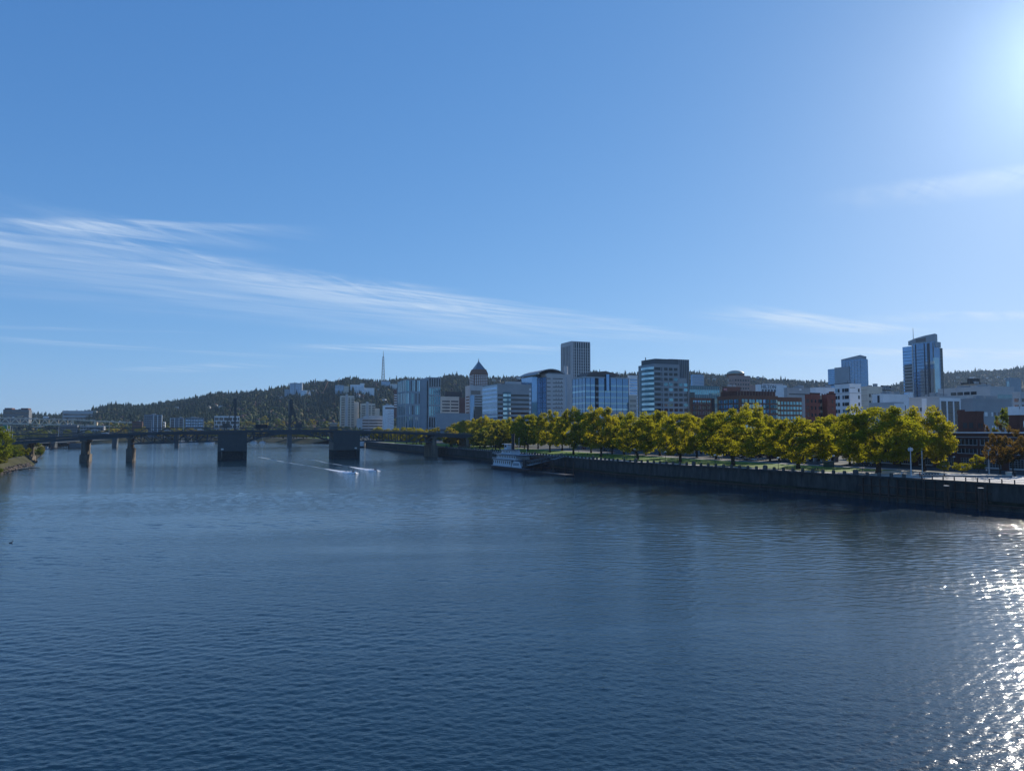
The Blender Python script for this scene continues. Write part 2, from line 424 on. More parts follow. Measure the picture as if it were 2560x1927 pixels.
road = poly_obj('road', [WALL[0] + V * 48, WALL[1] + V * 44.2, WALL[2] + V * 55.2, WALL[3] + V * 57.2, WALL[3] + V * 75, WALL[2] + V * 73, WALL[1] + V * 64, WALL[0] + V * 68], G + 0.006, road_m); tag(road, kind='structure')
plaza = poly_obj('plaza', [WALL[0] + V * 9.2, WALL[1] + V * 9.2, LAWN0 + V * 9.2, LAWN0 + V * 37.8, WALL[1] + V * 37.8, WALL[0] + V * 44], G + 0.009, mat('plaza_paving', (0.50, 0.47, 0.43), 0.85, 0.12, 0.6, spec=0.2)); tag(plaza, kind='structure')
# grass slope of the park bowl beyond the far bridge
bowl = MB()
for i, (a, b_) in enumerate(((FAR[0], 16), (plan(735, 1107.5), 16), (FAR[1], 14))):
    p = a + Vector((10, 4)); bowl.v += [(p.x, p.y, 1.5), (p.x + 55, p.y + 32, 10.5)]
bowl.f += [(0, 1, 3, 2), (2, 3, 5, 4)]
tag(bowl.build('lawn', grass_m), kind='structure')

# ------------------------------------------------------------------ river wall with its parapet
conc_dark = mat('weathered_concrete', (0.060, 0.060, 0.058), 0.9, 0.6, 0.9, spec=0.2, bump=0.3, objvar=0.18, stretch=(.6, .6, 0.16))
conc_post = mat('parapet_concrete', (0.10, 0.10, 0.098), 0.9, 0.3, 1.2, spec=0.2, objvar=0.12)
timber_m = mat('wet_timber', (0.075, 0.05, 0.04), 0.8, 0.4, 1.5, spec=0.3, objvar=0.2)
steel_m = mat('rusty_dark_steel', (0.09, 0.07, 0.06), 0.7, 0.4, 2.0, spec=0.4)
rail_m = mat('dark_painted_rail', (0.03, 0.035, 0.04), 0.5, 0.2, 2.0)
algae_m = mat('algae_stained_concrete', (0.030, 0.032, 0.018), 0.8, 0.6, 0.8, spec=0.3, objvar=0.3)
wall = empty('river_wall', (WALL[2].x, WALL[2].y, 0), 0, 'long dark concrete river wall with parapet posts along the park', 'wall')
wo_ = Vector((WALL[2].x, WALL[2].y, 0))
def wall_frame(a, b):
    d = (b - a).normalized(); return d, Vector((d.y, -d.x))        # along, and out of the land towards the water is -n
def seg_walk():
    for i in range(len(WALL) - 1):
        yield i, WALL[i], WALL[i + 1]
def lbox(parent, name, m, a, d, n, s0, s1, o0, o1, z0, z1, org=wo_):
    """box along a line: s along it, o across it (positive inland)"""
    b = MB()
    P_ = lambda s_, o_, z_: (a.x + d.x * s_ + n.x * o_ - org.x, a.y + d.y * s_ + n.y * o_ - org.y, z_)
    b.add([P_(s0, o0, z0), P_(s1, o0, z0), P_(s1, o1, z0), P_(s0, o1, z0), P_(s0, o0, z1), P_(s1, o0, z1), P_(s1, o1, z1), P_(s0, o1, z1)],
          [(0, 1, 2, 3), (7, 6, 5, 4), (0, 4, 5, 1), (1, 5, 6, 2), (2, 6, 7, 3), (3, 7, 4, 0)])
    return b.build(name, m, parent)
post_s = MB(); post_s.prism([(-.42, -.35), (.42, -.35), (.42, .35), (-.42, .35)], 0, 0.95).prism([(-.34, -.28), (.34, -.28), (.34, .28), (-.34, .28)], 0.95, 1.12)
post_me = post_s.mesh('parapet_post', conc_post)
big_s = MB(); big_s.extr([(-.75, 0), (.75, 0), (.75, 1.15), (.55, 1.5), (.2, 1.68), (-.2, 1.68), (-.55, 1.5), (-.75, 1.15)], 'y', -.45, .45)
big_me = big_s.mesh('pier_post', conc_post)
npost = 0
for i, a, b in seg_walk():
    d = (b - a).normalized(); n = Vector((d.y, -d.x)); ln = (b - a).length
    if n.dot(V) < 0: n = -n
    step = 12.3; k = 0; s = 0.0
    while s < ln - 0.5:
        e = min(ln, s + step * (1 if i < 2 or s < 260 else 3))
        jit = rnd.uniform(-.05, .05)
        lbox(wall, 'wall_panel', conc_dark, a, d, n, s + .04, e - .04, jit, 1.1, 1.55, G - .55)
        lbox(wall, 'wall_foot', conc_dark, a, d, n, s + .03, e - .03, -.25, 1.0, -1.0, 1.1)
        lbox(wall, 'tide_band', algae_m, a, d, n, s + .06, e - .06, jit - .03, .9, 1.56, 2.3 + rnd.uniform(-.15, .25))
        if k % 5 == 2:
            for q_ in (-.25, .25): lbox(wall, 'ladder_rail', steel_m, a, d, n, s + 3 + q_ - .05, s + 3 + q_ + .05, -.9, -.78, .4, G + .5)
            for z_ in np.arange(.6, G + .4, .45): lbox(wall, 'ladder_rung', steel_m, a, d, n, s + 2.75, s + 3.25, -.87, -.81, float(z_), float(z_) + .06)
        k += 1; s = e
    lbox(wall, 'coping', conc_dark, a, d, n, 0, ln, -.55, 1.05, G - .55, G + .12)
    lbox(wall, 'timber_ledge', timber_m, a, d, n, 0, ln, -.7, .9, 1.1, 1.55)
    s = 1.5
    while s < ln:
        p = a + d * s + n * .25
        if p.y > 640: break
        if p.y > 226:
            big = (npost % 9 == 4)
            o = link('pier_post' if big else 'parapet_post', big_me if big else post_me, None, wall, (p.x - wo_.x, p.y - wo_.y, G + .12), math.atan2(d.y, d.x))
            npost += 1
        s += 4.1
    # thin rail between the posts
    s0 = 0 if i else (Vector((128, 213)) - a).length
    lbox(wall, 'parapet_rail', rail_m, a, d, n, 0, min(ln, 330), .22, .28, G + .72, G + .80)
# steel railing of the plaza at the near end of the wall, one post after the other
a, b = WALL[0], WALL[1]; d = (b - a).normalized(); n = Vector((d.y, -d.x)); n = n if n.dot(V) > 0 else -n
ln = (b - a).length
rail_post = MB().box(-.12, .12, -.12, .12, 0, 1.15).mesh('rail_post', rail_m)
a2, b2 = WALL[1], WALL[2]; d2 = (b2 - a2).normalized(); n2 = Vector((d2.y, -d2.x)); n2 = n2 if n2.dot(V) > 0 else -n2
s = 0.0
while s < 30:
    p = a2 + d2 * s + n2 * .3
    link('rail_post', rail_post, None, wall, (p.x - wo_.x, p.y - wo_.y, G + .12), math.atan2(d2.y, d2.x)); s += 3.2
for s in np.arange(ln - 40, ln - 1, 3.2):
    p = a + d * float(s) + n * .3
    link('rail_post', rail_post, None, wall, (p.x - wo_.x, p.y - wo_.y, G + .12), math.atan2(d.y, d.x))
for zz in (1.08, .6): lbox(wall, 'hand_rail', rail_m, a, d, n, ln - 42, ln - .05, .25, .35, G + zz + .1, G + zz + .2)
for zz in (1.08, .6): lbox(wall, 'hand_rail', rail_m, a2, d2, n2, 0, 30, .25, .35, G + zz + .1, G + zz + .2)
# timber fender frame and steel bracing on the near stretch of the wall
for s in np.arange(2.0, 41.0, 2.9):
    lbox(wall, 'fender_rib', timber_m, a2, d2, n2, s + 8, s + 8.28, -.5, .05, .1, G - .5)
for zz in (1.9, 4.3): lbox(wall, 'fender_rail', timber_m, a2, d2, n2, 9, 49.5, -.36, .02, zz, zz + .3)
a1, d1, n1 = WALL[0], d, n
for s in np.arange(96.0, 156.0, 5.6):
    P_ = lambda s_, o_, z_: (a1.x + d1.x * s_ + n1.x * o_ - wo_.x, a1.y + d1.y * s_ + n1.y * o_ - wo_.y, z_)
    MB().bar(P_(s, -.35, 1.7), P_(s + 4.6, -.35, 4.6), .22).build('cross_brace', steel_m, wall)
    MB().bar(P_(s + 4.6, -.4, 1.7), P_(s, -.4, 4.6), .22).build('cross_brace', steel_m, wall)
    lbox(wall, 'fender_rib', steel_m, a1, d1, n1, s - .5, s - .15, -.6, .05, 0, 5.4)
lbox(wall, 'fender_rail', steel_m, a1, d1, n1, 94, 157, -.5, .02, 4.7, 5.0)
pile_me = MB().tube([(0, 0, -2), (0, 0, 6.2)], .42, 8).mesh('mooring_pile', timber_m)
for q, (px, py) in enumerate(((2366, 1270), (2452, 1278))):
    p = on_level(px, py, 0)
    o = empty('mooring_pile', (p.x, p.y, 0), 0, ['dark timber pile cluster with pale cap against the river wall, left of the two', 'dark timber pile cluster with pale cap against the river wall, right of the two'][q], 'pile', 'timber piles by the near wall')
    for dx, dy in ((0, 0), (.8, .1), (.35, .7)): link('pile', pile_me, None, o, (dx, dy, 0))
    MB().tube([(.38, .3, 6.2), (.38, .3, 6.35)], .72, 10).build('pile_cap', mat('pale_cap', (.5, .48, .44), .8), o)

# ------------------------------------------------------------------ road bridge over the river
br_steel = mat('bridge_steel', (0.07, 0.085, 0.10), 0.6, 0.2, 0.6, spec=0.4)
br_clad = mat('pier_cladding', (0.085, 0.095, 0.10), 0.55, 0.15, 0.4, spec=0.4)
br_conc = mat('pier_concrete', (0.16, 0.135, 0.11), 0.9, 0.4, 0.35, spec=0.2, stretch=(1, 1, .3))
br_dark = mat('pier_dark_base', (0.05, 0.05, 0.05), 0.9, 0.5, 1.0, spec=0.2)
deck_m = mat('deck_fascia', (0.075, 0.085, 0.095), 0.7, 0.2, 0.8)
rail_grey = mat('bridge_rail', (0.13, 0.15, 0.17), 0.6, 0.15, 1.0)
PR = on_level(866, 1145.5, 0.0)
bridge = empty('road_bridge', (PR.x, PR.y, 0), GRID, 'low dark steel truss road bridge with two boxy grey piers across the river', 'bridge')
def zd(t):
    ks = [(-330, 10.5), (-260, 13.2), (-212, 16.8), (-180, 18.5), (-152, 20.1), (-110, 21.5), (-84, 22.0), (-42, 22.5), (0, 22.1), (40, 21.0), (75, 19.8), (110, 18.4), (170, 15.0)]
    for (a, za), (b, zb) in zip(ks, ks[1:]):
        if a <= t <= b: return za + (zb - za) * (t - a) / (b - a)
    return ks[0][1] if t < ks[0][0] else ks[-1][1]
BW = 26.0
def deck_piece(t0, t1, th, name='deck_span'):
    b = MB()
    v = [(t0, 0, zd(t0) - th), (t1, 0, zd(t1) - th), (t1, BW, zd(t1) - th), (t0, BW, zd(t0) - th), (t0, 0, zd(t0)), (t1, 0, zd(t1)), (t1, BW, zd(t1)), (t0, BW, zd(t0))]
    b.add(v, [(0, 3, 2, 1), (4, 5, 6, 7), (0, 1, 5, 4), (1, 2, 6, 5), (2, 3, 7, 6), (3, 0, 4, 7)])
    return b.build(name, deck_m, bridge)
brk = [-330, -290, -250, -212, -180, -152, -134, -116, -94, -73.5, -42, -10.3, 10.6, 30, 50, 71, 95, 130, 170]
for t0, t1 in zip(brk, brk[1:]): deck_piece(t0 + .02, t1 - .02, 1.35)
for t0, t1 in zip(brk, brk[1:]):
    for y in (.15, BW - .15):
        MB().bar((t0, y, zd(t0) + 1.05), (t1, y, zd(t1) + 1.05), .12).build('hand_rail', rail_grey, bridge)
        MB().bar((t0, y, zd(t0) + .55), (t1, y, zd(t1) + .55), .10).build('hand_rail', rail_grey, bridge)
rp = MB().box(-.07, .07, -.07, .07, 0, 1.1).mesh('rail_post', rail_grey)
for t in np.arange(-250, 120, 3.6): link('rail_post', rp, None, bridge, (float(t), .15, zd(float(t))))
# plate girder spans at both ends
for t0, t1 in ((-330, -250), (-250, -180.5), (-180.5, -152), (71.5, 100), (100, 170)):
    for y in (1.2, BW - 1.2):
        b = MB(); e = .4
        b.add([(t0, y - e, zd(t0) - 3.4), (t1, y - e, zd(t1) - 3.4), (t1, y + e, zd(t1) - 3.4), (t0, y + e, zd(t0) - 3.4), (t0, y - e, zd(t0) - 1.36), (t1, y - e, zd(t1) - 1.36), (t1, y + e, zd(t1) - 1.36), (t0, y + e, zd(t0) - 1.36)],
              [(0, 3, 2, 1), (4, 5, 6, 7), (0, 1, 5, 4), (1, 2, 6, 5), (2, 3, 7, 6), (3, 0, 4, 7)])
        b.build('plate_girder', br_steel, bridge)
def truss(ts, zbot, flip):
    for y in (1.0, BW - 1.0):
        for i, (t0, t1) in enumerate(zip(ts, ts[1:])):
            a0, a1_ = zd(t0) - 1.7, zd(t1) - 1.7; b0, b1 = zbot(t0), zbot(t1)
            MB().bar((t0, y, a0), (t1, y, a1_), .7, .8).build('top_chord', br_steel, bridge)
            MB().bar((t0, y, b0), (t1, y, b1), .7, .7).build('bottom_chord', br_steel, bridge)
            if a1_ - b1 > 1.2 and i < len(ts) - 2: MB().bar((t1, y, a1_), (t1, y, b1), .6).build('vertical_post', br_steel, bridge)
            if (a0 - b0) + (a1_ - b1) > 3.0:
                if (i < (len(ts) - 1) / 2) != flip: MB().bar((t0, y, a0), (t1, y, b1), .5).build('diagonal', br_steel, bridge)
                else: MB().bar((t0, y, b0), (t1, y, a1_), .5).build('diagonal', br_steel, bridge)
    for t in ts: MB().bar((t, 1, zbot(t)), (t, BW - 1, zbot(t)), .4).build('cross_beam', br_steel, bridge)
L0, L1, R0, R1 = -93.8, -73.4, -10.2, 10.4
truss(list(np.linspace(-152, L0, 9)), lambda t: 12.2 + (t + 152) / 58.0 * 1.4, False)
truss(list(np.linspace(R1, 71, 9)), lambda t: 13.4 - (t - R1) / 60.0 * 1.2, False)
cz = lambda t: 19.3 - 6.3 * (abs(t + 41.8) / 31.6) ** 2.2
truss(list(np.linspace(L1, R0, 13)), cz, True)
b = MB()                                      # solid web around the middle of the lifting span
for y in (.6, BW - 1.4): b.box(-57, -27, y, y + .5, 19.2, 21.2)
b.build('web_plate', br_steel, bridge)
for (t0, t1) in ((L0, L1), (R0, R1)):
    px0 = []
    nrib = 26
    for k in range(nrib):
        xa = t0 + (t1 - t0) * k / nrib; w_ = (t1 - t0) / nrib
        px0 += [(xa, 0.0), (xa + w_ * .62, 0.0), (xa + w_ * .62, .28), (xa + w_, .28)]
    prof = px0 + [(t1, 0), (t1, 24), (t0, 24)]
    body = MB().prism(prof, 6.4, 21.0).build('pier_cladding', br_clad, bridge)
    MB().box(t0 - .5, t1 + .5, -.5, 24.5, 20.2, 21.2).build('pier_cap', deck_m, bridge)
    MB().box(t0 + 3.2, t1 - 3.2, 1.2, 23, -3, 6.35).build('pier_core', br_dark, bridge)
    for q in ((t0, t0 + 3.0), (t1 - 3.0, t1)): MB().box(q[0], q[1], .02, 23.9, -3, 6.38).build('pier_leg', br_dark, bridge)
    MB().box(t0 + .1, t1 - .1, .3, 23.7, -3, .9).build('pier_footing', br_dark, bridge)
    sgn = t0 + 3.2 if t0 < -50 else t1 - 3.2
    sg = MB().box(sgn - .9, sgn + .9, -.1, -.03, 7.4, 8.5).build('number_plate', mat('white_sign', (.7, .7, .68), .6), bridge)
def river_pier(t, wid, solid_to):
    MB().prism([(t - wid / 2, .5), (t + wid / 2, .5), (t + wid / 2 + .4, 6), (t + wid / 2 + .4, 22), (t, 25), (t - wid / 2 - .4, 22), (t - wid / 2 - .4, 6)], -3, solid_to).build('pier_base', br_conc, bridge)
    for y in (1.6, 8, 15, 21.5):
        MB().tube([(t, y, solid_to - .02), (t, y, zd(t) - 4.6)], [wid * .36, wid * .30], 10).build('pier_column', br_conc, bridge)
    MB().box(t - wid / 2, t + wid / 2, .3, 24.5, zd(t) - 4.62, zd(t) - 3.45).build('pier_crossbeam', br_conc, bridge)
river_pier(-180.5, 4.4, 5.0); river_pier(-152.0, 3.9, 9.0); river_pier(71.2, 5.5, 9.5)
for t in (-215, -250, -290): river_pier(t, 4.0, 4.0)
for t in (100, 135): river_pier(t, 4.0, G + 1)
# bridge keeper's cabin and light columns
cab = MB().box(-13.2, -7.4, -1.6, 3.6, 22.4, 24.9); cab.build('cabin_base', br_clad, bridge)
MB().box(-12.9, -7.7, -1.3, 3.3, 24.92, 27.0).build('cabin_windows', glass('cabin_glass', (.05, .08, .10)), bridge)
MB().box(-13.9, -6.7, -2.3, 4.3, 27.02, 27.5).build('cabin_roof', mat('pale_metal', (.45, .5, .52), .5), bridge)
lampm = mat('galvanised_pole', (.42, .44, .46), .5, .1, 1.0)
for t, h in ((-168, 9), (-140, 9), (-118, 9), (-64, 8), (12, 9), (22, 12), (34, 9), (48, 9), (62, 9), (90, 9), (-200, 9), (-228, 9)):
    MB().tube([(t, 25.4, zd(t)), (t, 25.4, zd(t) + h)], [.16, .1], 6).bar((t, 25.4, zd(t) + h), (t - 1.8, 25.4, zd(t) + h + .15), .14).build('light_column', lampm, bridge)

# ------------------------------------------------------------------ lift bridge farther up the river
hb_m = mat('lift_bridge_steel', (0.035, 0.045, 0.05), 0.6, 0.2, 0.5)
HP = Vector((PR.x, PR.y)) + U * 500
lift = empty('lift_bridge', (HP.x, HP.y, 0), GRID, 'dark steel lift bridge with two tall lifting towers behind the road bridge', 'bridge')
MB().box(-360, 150, 0, 20, 16.0, 17.6).build('deck_span', hb_m, lift)
for t0, t1 in ((-360, -220), (-220, -146), (-146, -73), (-73, 0), (0, 73)):
    ts = np.linspace(t0, t1, 7)
    for y in (.5, 19.5):
        MB().bar((t0, y, 25), (t1, y, 25), .9).build('top_chord', hb_m, lift)
        for k in range(6):
            za, zb = (17.4, 25) if k % 2 == 0 else (25, 17.4)
            MB().bar((ts[k], y, za), (ts[k + 1], y, zb), .7).build('diagonal', hb_m, lift)
for t, sg in ((0, 1), (-73, -1)):
    for y in (1, 19):
        MB().bar((t, y, 17), (t, y, 62), 1.9).build('tower_column', hb_m, lift)
        MB().bar((t + sg * 15, y, 17.5), (t + sg * 1.5, y, 60), 1.3).build('tower_leg', hb_m, lift)
        MB().bar((t, y, 30), (t + sg * 9, y, 38), .8).build('tower_brace', hb_m, lift)
        MB().bar((t + sg * 13, y, 25), (t, y, 34), .8).build('tower_brace', hb_m, lift)
    MB().box(t - 1.6, t + 3.2 * sg if sg > 0 else t + 1.6, .5, 19.5, 43, 61).build('counterweight', hb_m, lift)
    MB().tube([(t + .5 * sg, 1, 63.5), (t + .5 * sg, 19, 63.5)], 2.2, 12).build('sheave', hb_m, lift)
    MB().prism([(t + sg * 7, -1), (t + sg * 16, -1), (t + sg * 16, 21), (t + sg * 7, 21)][::sg], 25, 31).build('machine_house', hb_m, lift)
for t in (-360, -290, -220, -146, -73, 0, 73):
    MB().prism([(t - 2.6, 2), (t + 2.6, 2), (t + 2.6, 20), (t, 22), (t - 2.6, 20)], -3, 15.98).build('pier', br_clad, lift)

# ------------------------------------------------------------------ double-deck motorway bridge
mq_m = mat('cream_bridge_steel', (0.72, 0.63, 0.49), 0.6, 0.12, 0.4)
mq_d = mat('motorway_deck', (0.55, 0.49, 0.40), 0.75, 0.15, 0.4)
A_ = world_at(-90, 1041, 1640); B_ = world_at(183, 1048, 1760); C_ = world_at(345, 1056, 1800)
mq = empty('motorway_bridge', (A_.x, A_.y, 0), 0, 'cream double deck motorway bridge crowded with traffic at far left', 'bridge')
def mql(p, q, f): return p.lerp(q, f) - Vector((A_.x, A_.y, 0))
def slab(p, q, dz, th, wid, name, m):
    a, b = mql(p, q, 0), mql(p, q, 1); d = Vector((b.x - a.x, b.y - a.y, 0)).normalized(); n = Vector((-d.y, d.x, 0))
    w = MB(); pts_ = []
    for z_ in (dz - th, dz):
        for e, o in ((a, 0), (b, 0), (b, wid), (a, wid)): pts_.append((e.x + n.x * o, e.y + n.y * o, e.z + z_))
    w.add(pts_, [(0, 3, 2, 1), (4, 5, 6, 7), (0, 1, 5, 4), (1, 2, 6, 5), (2, 3, 7, 6), (3, 0, 4, 7)])
    return w.build(name, m, mq)
slab(A_, B_, 0, 2.2, 22, 'upper_deck', mq_d); slab(B_, C_, 0, 2.6, 22, 'upper_deck', mq_d)
slab(A_, B_, -12.3, 1.6, 22, 'lower_deck', mq_d); slab(B_, C_, -11.5, 2.4, 22, 'lower_deck', mq_d)
NP = 22
for side in (0, 22):
    d = (B_ - A_); dn = Vector((-d.y, d.x, 0)).normalized() * side
    drop = lambda f: -13.8 - max(0.0, 7.5 * (1 - abs(f - 0.655) / 0.10))
    for k in range(NP):
        f0, f1 = k / NP, (k + 1) / NP
        up, dn_ = mql(A_, B_, f0) + dn, mql(A_, B_, f1) + dn
        lo0, lo1 = up + Vector((0, 0, drop(f0))), dn_ + Vector((0, 0, drop(f1)))
        MB().bar(lo0, lo1, 1.5).build('bottom_chord', mq_m, mq)
        if k % 2 == 0: MB().bar(up + Vector((0, 0, -2)), lo1, 1.3).build('diagonal', mq_m, mq)
        else: MB().bar(lo0, dn_ + Vector((0, 0, -2)), 1.3).build('diagonal', mq_m, mq)
        if k % 2: MB().bar(up + Vector((0, 0, -2)), lo0, .5).build('vertical_post', mq_m, mq)
for p, q, f, dz in ((A_, B_, .655, -20.5), (A_, B_, 1.0, -12), (B_, C_, .33, -12), (B_, C_, .66, -12), (B_, C_, 1.0, -12)):
    for o in (2, 20):
        d = (q - p); dn = Vector((-d.y, d.x, 0)).normalized() * o
        t_ = mql(p, q, f) + dn
        MB().box(t_.x - 1.6, t_.x + 1.6, t_.y - 1.6, t_.y + 1.6, -2, t_.z + (dz if dz < -15 else -1.5)).build('bridge_pillar', mq_m, mq)

# ------------------------------------------------------------------ buildings
W_STONE = mat('pale_stone', (0.47, 0.475, 0.48), 0.85, 0.1, 0.15)
W_WHITE = mat('white_render', (0.78, 0.79, 0.80), 0.8, 0.1, 0.12)
W_CREAM = mat('cream_render', (0.62, 0.56, 0.47), 0.85, 0.12, 0.15)
W_GREY = mat('grey_concrete', (0.34, 0.355, 0.37), 0.85, 0.12, 0.12)
W_DGREY = mat('dark_grey_panel', (0.13, 0.14, 0.15), 0.7, 0.15, 0.15)
W_BLACK = mat('black_panel', (0.03, 0.03, 0.035), 0.6, 0.2, 0.2)
W_BRICK = mat('brown_brick', (0.19, 0.095, 0.062), 0.9, 0.2, 0.5)
W_RED = mat('red_brick', (0.27, 0.085, 0.06), 0.9, 0.2, 0.5)
W_DBRICK = mat('dark_red_brick', (0.115, 0.048, 0.036), 0.9, 0.22, 0.5)
W_TAN = mat('tan_stone', (0.38, 0.30, 0.22), 0.85, 0.12, 0.2)
W_BLUEP = mat('blue_grey_panel', (0.27, 0.33, 0.38), 0.6, 0.12, 0.1, spec=0.5)
W_TEAL = mat('teal_spandrel', (0.06, 0.17, 0.20), 0.35, 0.12, 0.1, spec=0.6)
W_APT = mat('slate_blue_render', (0.16, 0.19, 0.22), 0.7, 0.12, 0.1)
ROOF = mat('flat_roof', (0.20, 0.20, 0.20), 0.9, 0.25, 0.1)
GL_DARK = glass('dark_window_glass', (0.018, 0.022, 0.03), ior=1.55)
GL_BLUE = glass('blue_window_glass', (0.19, 0.31, 0.48), ior=1.6, metal=0.75)
GL_TEAL = glass('teal_window_glass', (0.16, 0.31, 0.36), ior=1.6, metal=0.75)
GL_PALE = glass('pale_window_glass', (0.30, 0.42, 0.48), ior=1.6, metal=0.75)
MULL = mat('dark_mullion', (0.03, 0.05, 0.08), 0.5, 0.1, 0.5)
MULLW = mat('pale_mullion', (0.45, 0.47, 0.48), 0.5, 0.1, 0.5)
class Bld:
    """a building set on the street grid: its near corner stands at the origin, the wall to the right runs along +x, the river-side wall along +y"""
    def __init__(s, name, label, cpx, lpx, rpx, top, w=None, Y=None, base=G, rot=GRID, cat='building', group=None):
        C = city(cpx, w) if w is not None else None
        if C is None:
            p = world_at(cpx, top, Y); C = Vector((p.x, p.y))
        s.C = C; s.base = base; s.rot = rot
        s.vx = Vector((math.cos(rot), math.sin(rot))); s.vy = Vector((-math.sin(rot), math.cos(rot)))
        s.o = empty(name, (C.x, C.y, base), rot, label, cat, group)
        s.h = height_at(top, C.y) - base
        s.wx = s.x(rpx); s.wy = s.y(lpx) if lpx is not None else -1
        if s.wy < 0: s.wy = max(12.0, min(40.0, s.wx * .6))
        s.wy = max(s.wy, 4.5)
    def _sol(s, px, d):
        k = (px - CX) / F * 1.001
        return (k * s.C.y - s.C.x) / (d.x - k * d.y)
    def x(s, px): return s._sol(px, s.vx)
    def y(s, px): return s._sol(px, s.vy)
    def z(s, py): return height_at(py, s.C.y) - s.base
    def zx(s, py, x): return height_at(py, s.C.y + s.vx.y * x) - s.base
    def box(s, name, m, x0, x1, y0, y1, z0, z1): return cube(name, m, s.o, x0, x1, y0, y1, z0, z1)
    def body(s, m, h=None, inset=0.0, name='wall'):
        h = h or s.h
        s.box(name, m, 0, s.wx, 0, s.wy, 0, h)
        s.box('roof', ROOF, .6, s.wx - .6, .6, s.wy - .6, h - .4, h + .15)
        s.box('parapet', m, -.12, s.wx + .12, -.12, .55, h + .002, h + .9)
        s.box('parapet', m, -.12, .55, .56, s.wy + .12, h + .002, h + .9)
        r = random.Random(int(s.C.x * 7 + s.C.y)); k = min(1.0, s.C.y / 700)
        if s.wx > 9 and s.wy > 9:
            for _ in range(r.randint(2, 4)):
                a, c = r.uniform(.08, .7) * s.wx, r.uniform(.1, .65) * s.wy; w_, d_, h_ = r.uniform(2, 5.5), r.uniform(2, 5), r.uniform(1.2, 3.2)
                s.box('roof_unit', r.choice((W_GREY, W_DGREY, W_STONE)), a, min(a + w_, s.wx - .7), c, min(c + d_, s.wy - .7), h + .16, h + h_)
            for _ in range(r.randint(0, 2)):
                a, c = r.uniform(.1, .9) * s.wx, r.uniform(.1, .6) * s.wy
                s.box('roof_aerial', W_DGREY, a, a + .25, c, c + .25, h + .16, h + r.uniform(3, 7))
    def face(s, f, name, m, a0, a1, z0, z1, d0=-.3, d1=.06):
        if f == 'r': return s.box(name, m, a0, a1, -d1, -d0, z0, z1)
        if f == 'l': return s.box(name, m, -d1, -d0, a0, a1, z0, z1)
        if f == 'w': return s.box(name, m, s.wx + d0, s.wx + d1, a0, a1, z0, z1)
    def grid(s, f, A0, A1, Z0, Z1, nc, nr, fw, fh, m, name='window', d1=.06, skip=()):
        cw, ch = (A1 - A0) / nc, (Z1 - Z0) / nr
        for i in range(nc):
            for j in range(nr):
                if (i, j) in skip: continue
                a = A0 + cw * (i + .5); z = Z0 + ch * (j + .5)
                s.face(f, name, m, a - cw * fw / 2, a + cw * fw / 2, z - ch * fh / 2, z + ch * fh / 2, -.3, d1)
    def bands(s, f, A0, A1, Z0, Z1, n, frac, m, name='window_band', d1=.06):
        ch = (Z1 - Z0) / n
        for j in range(n): s.face(f, name, m, A0, A1, Z0 + ch * (j + .5 - frac / 2), Z0 + ch * (j + .5 + frac / 2), -.3, d1)
    def fins(s, f, A0, A1, Z0, Z1, n, wid, m, name='fin', d1=.5, ends=True):
        for i in range(n + 1):
            if not ends and i in (0, n): continue
            a = A0 + (A1 - A0) * i / n; s.face(f, name, m, a - wid / 2, a + wid / 2, Z0, Z1, -.2, d1)
    def lines(s, f, A0, A1, Z0, Z1, n, th, m, name='floor_line', d1=.16):
        for j in range(n + 1):
            z = Z0 + (Z1 - Z0) * j / n; s.face(f, name, m, A0, A1, z - th / 2, z + th / 2, -.2, d1)
    def plant(s, m=None, n=3, hmax=4):
        r = random.Random(len(s.o.name) * 31 + int(s.h))
        for _ in range(n):
            a, b = r.uniform(.12, .6) * s.wx, r.uniform(.15, .6) * s.wy
            s.box('roof_plant', m or W_GREY, a, a + r.uniform(.12, .3) * s.wx, b, b + r.uniform(.12, .3) * s.wy, s.h + .1, s.h + r.uniform(1.8, hmax))

# --- courthouse: glazed wing with fins, plain shaft, slotted tower
b = Bld('courthouse', 'tall grey courthouse with patterned glass wing and slotted tower beside it', 1014, 994, 1050, 949, w=80)
H = b.h; XT = b.x(1069.5); XE = b.x(1102)
b.box('wall', W_BLUEP, 0, b.wx, 0, b.wy, 0, H); b.box('wall', W_BLUEP, b.wx + .02, XT, 3, b.wy, 0, H + .6)
b.box('tower', W_GREY, XT + .9, XE, 1, b.wy, 0, b.z(941)); b.box('slot', W_BLACK, XT - .4, XT + .88, 2.4, b.wy - 2, 0, H - 1)
b.box('roof', ROOF, .5, b.wx - .5, .5, b.wy - .5, H, H + .3)
fz = [(0, .17), (.18, .40), (.41, .58), (.59, .79), (.80, 1.0)]
rr = random.Random(3)
for (f0, f1) in fz:
    for k in range(9):
        if rr.random() < .8:
            a = b.wx * (k + .5) / 9; wd = b.wx / 9 * rr.choice((.4, .6, .75))
            b.face('r', 'window', rr.choice((GL_TEAL, GL_DARK, GL_PALE, GL_TEAL)), a - wd / 2, a + wd / 2, H * f0 + 1, H * f1 - 1.2 * rr.random() - .3)
    b.face('r', 'floor_line', MULLW, 0, b.wx, H * f1 - .1, H * f1 + .35, -.2, .2)
    for k in range(5):
        a = b.wy * (k + .5) / 5; b.face('l', 'window', GL_PALE if k % 2 else GL_TEAL, a - b.wy * .07, a + b.wy * .07, H * f0 + 1, H * f1 - .8)
b.fins('l', 0, b.wy, 2, H, 5, .8, MULLW, 'fin', .9)
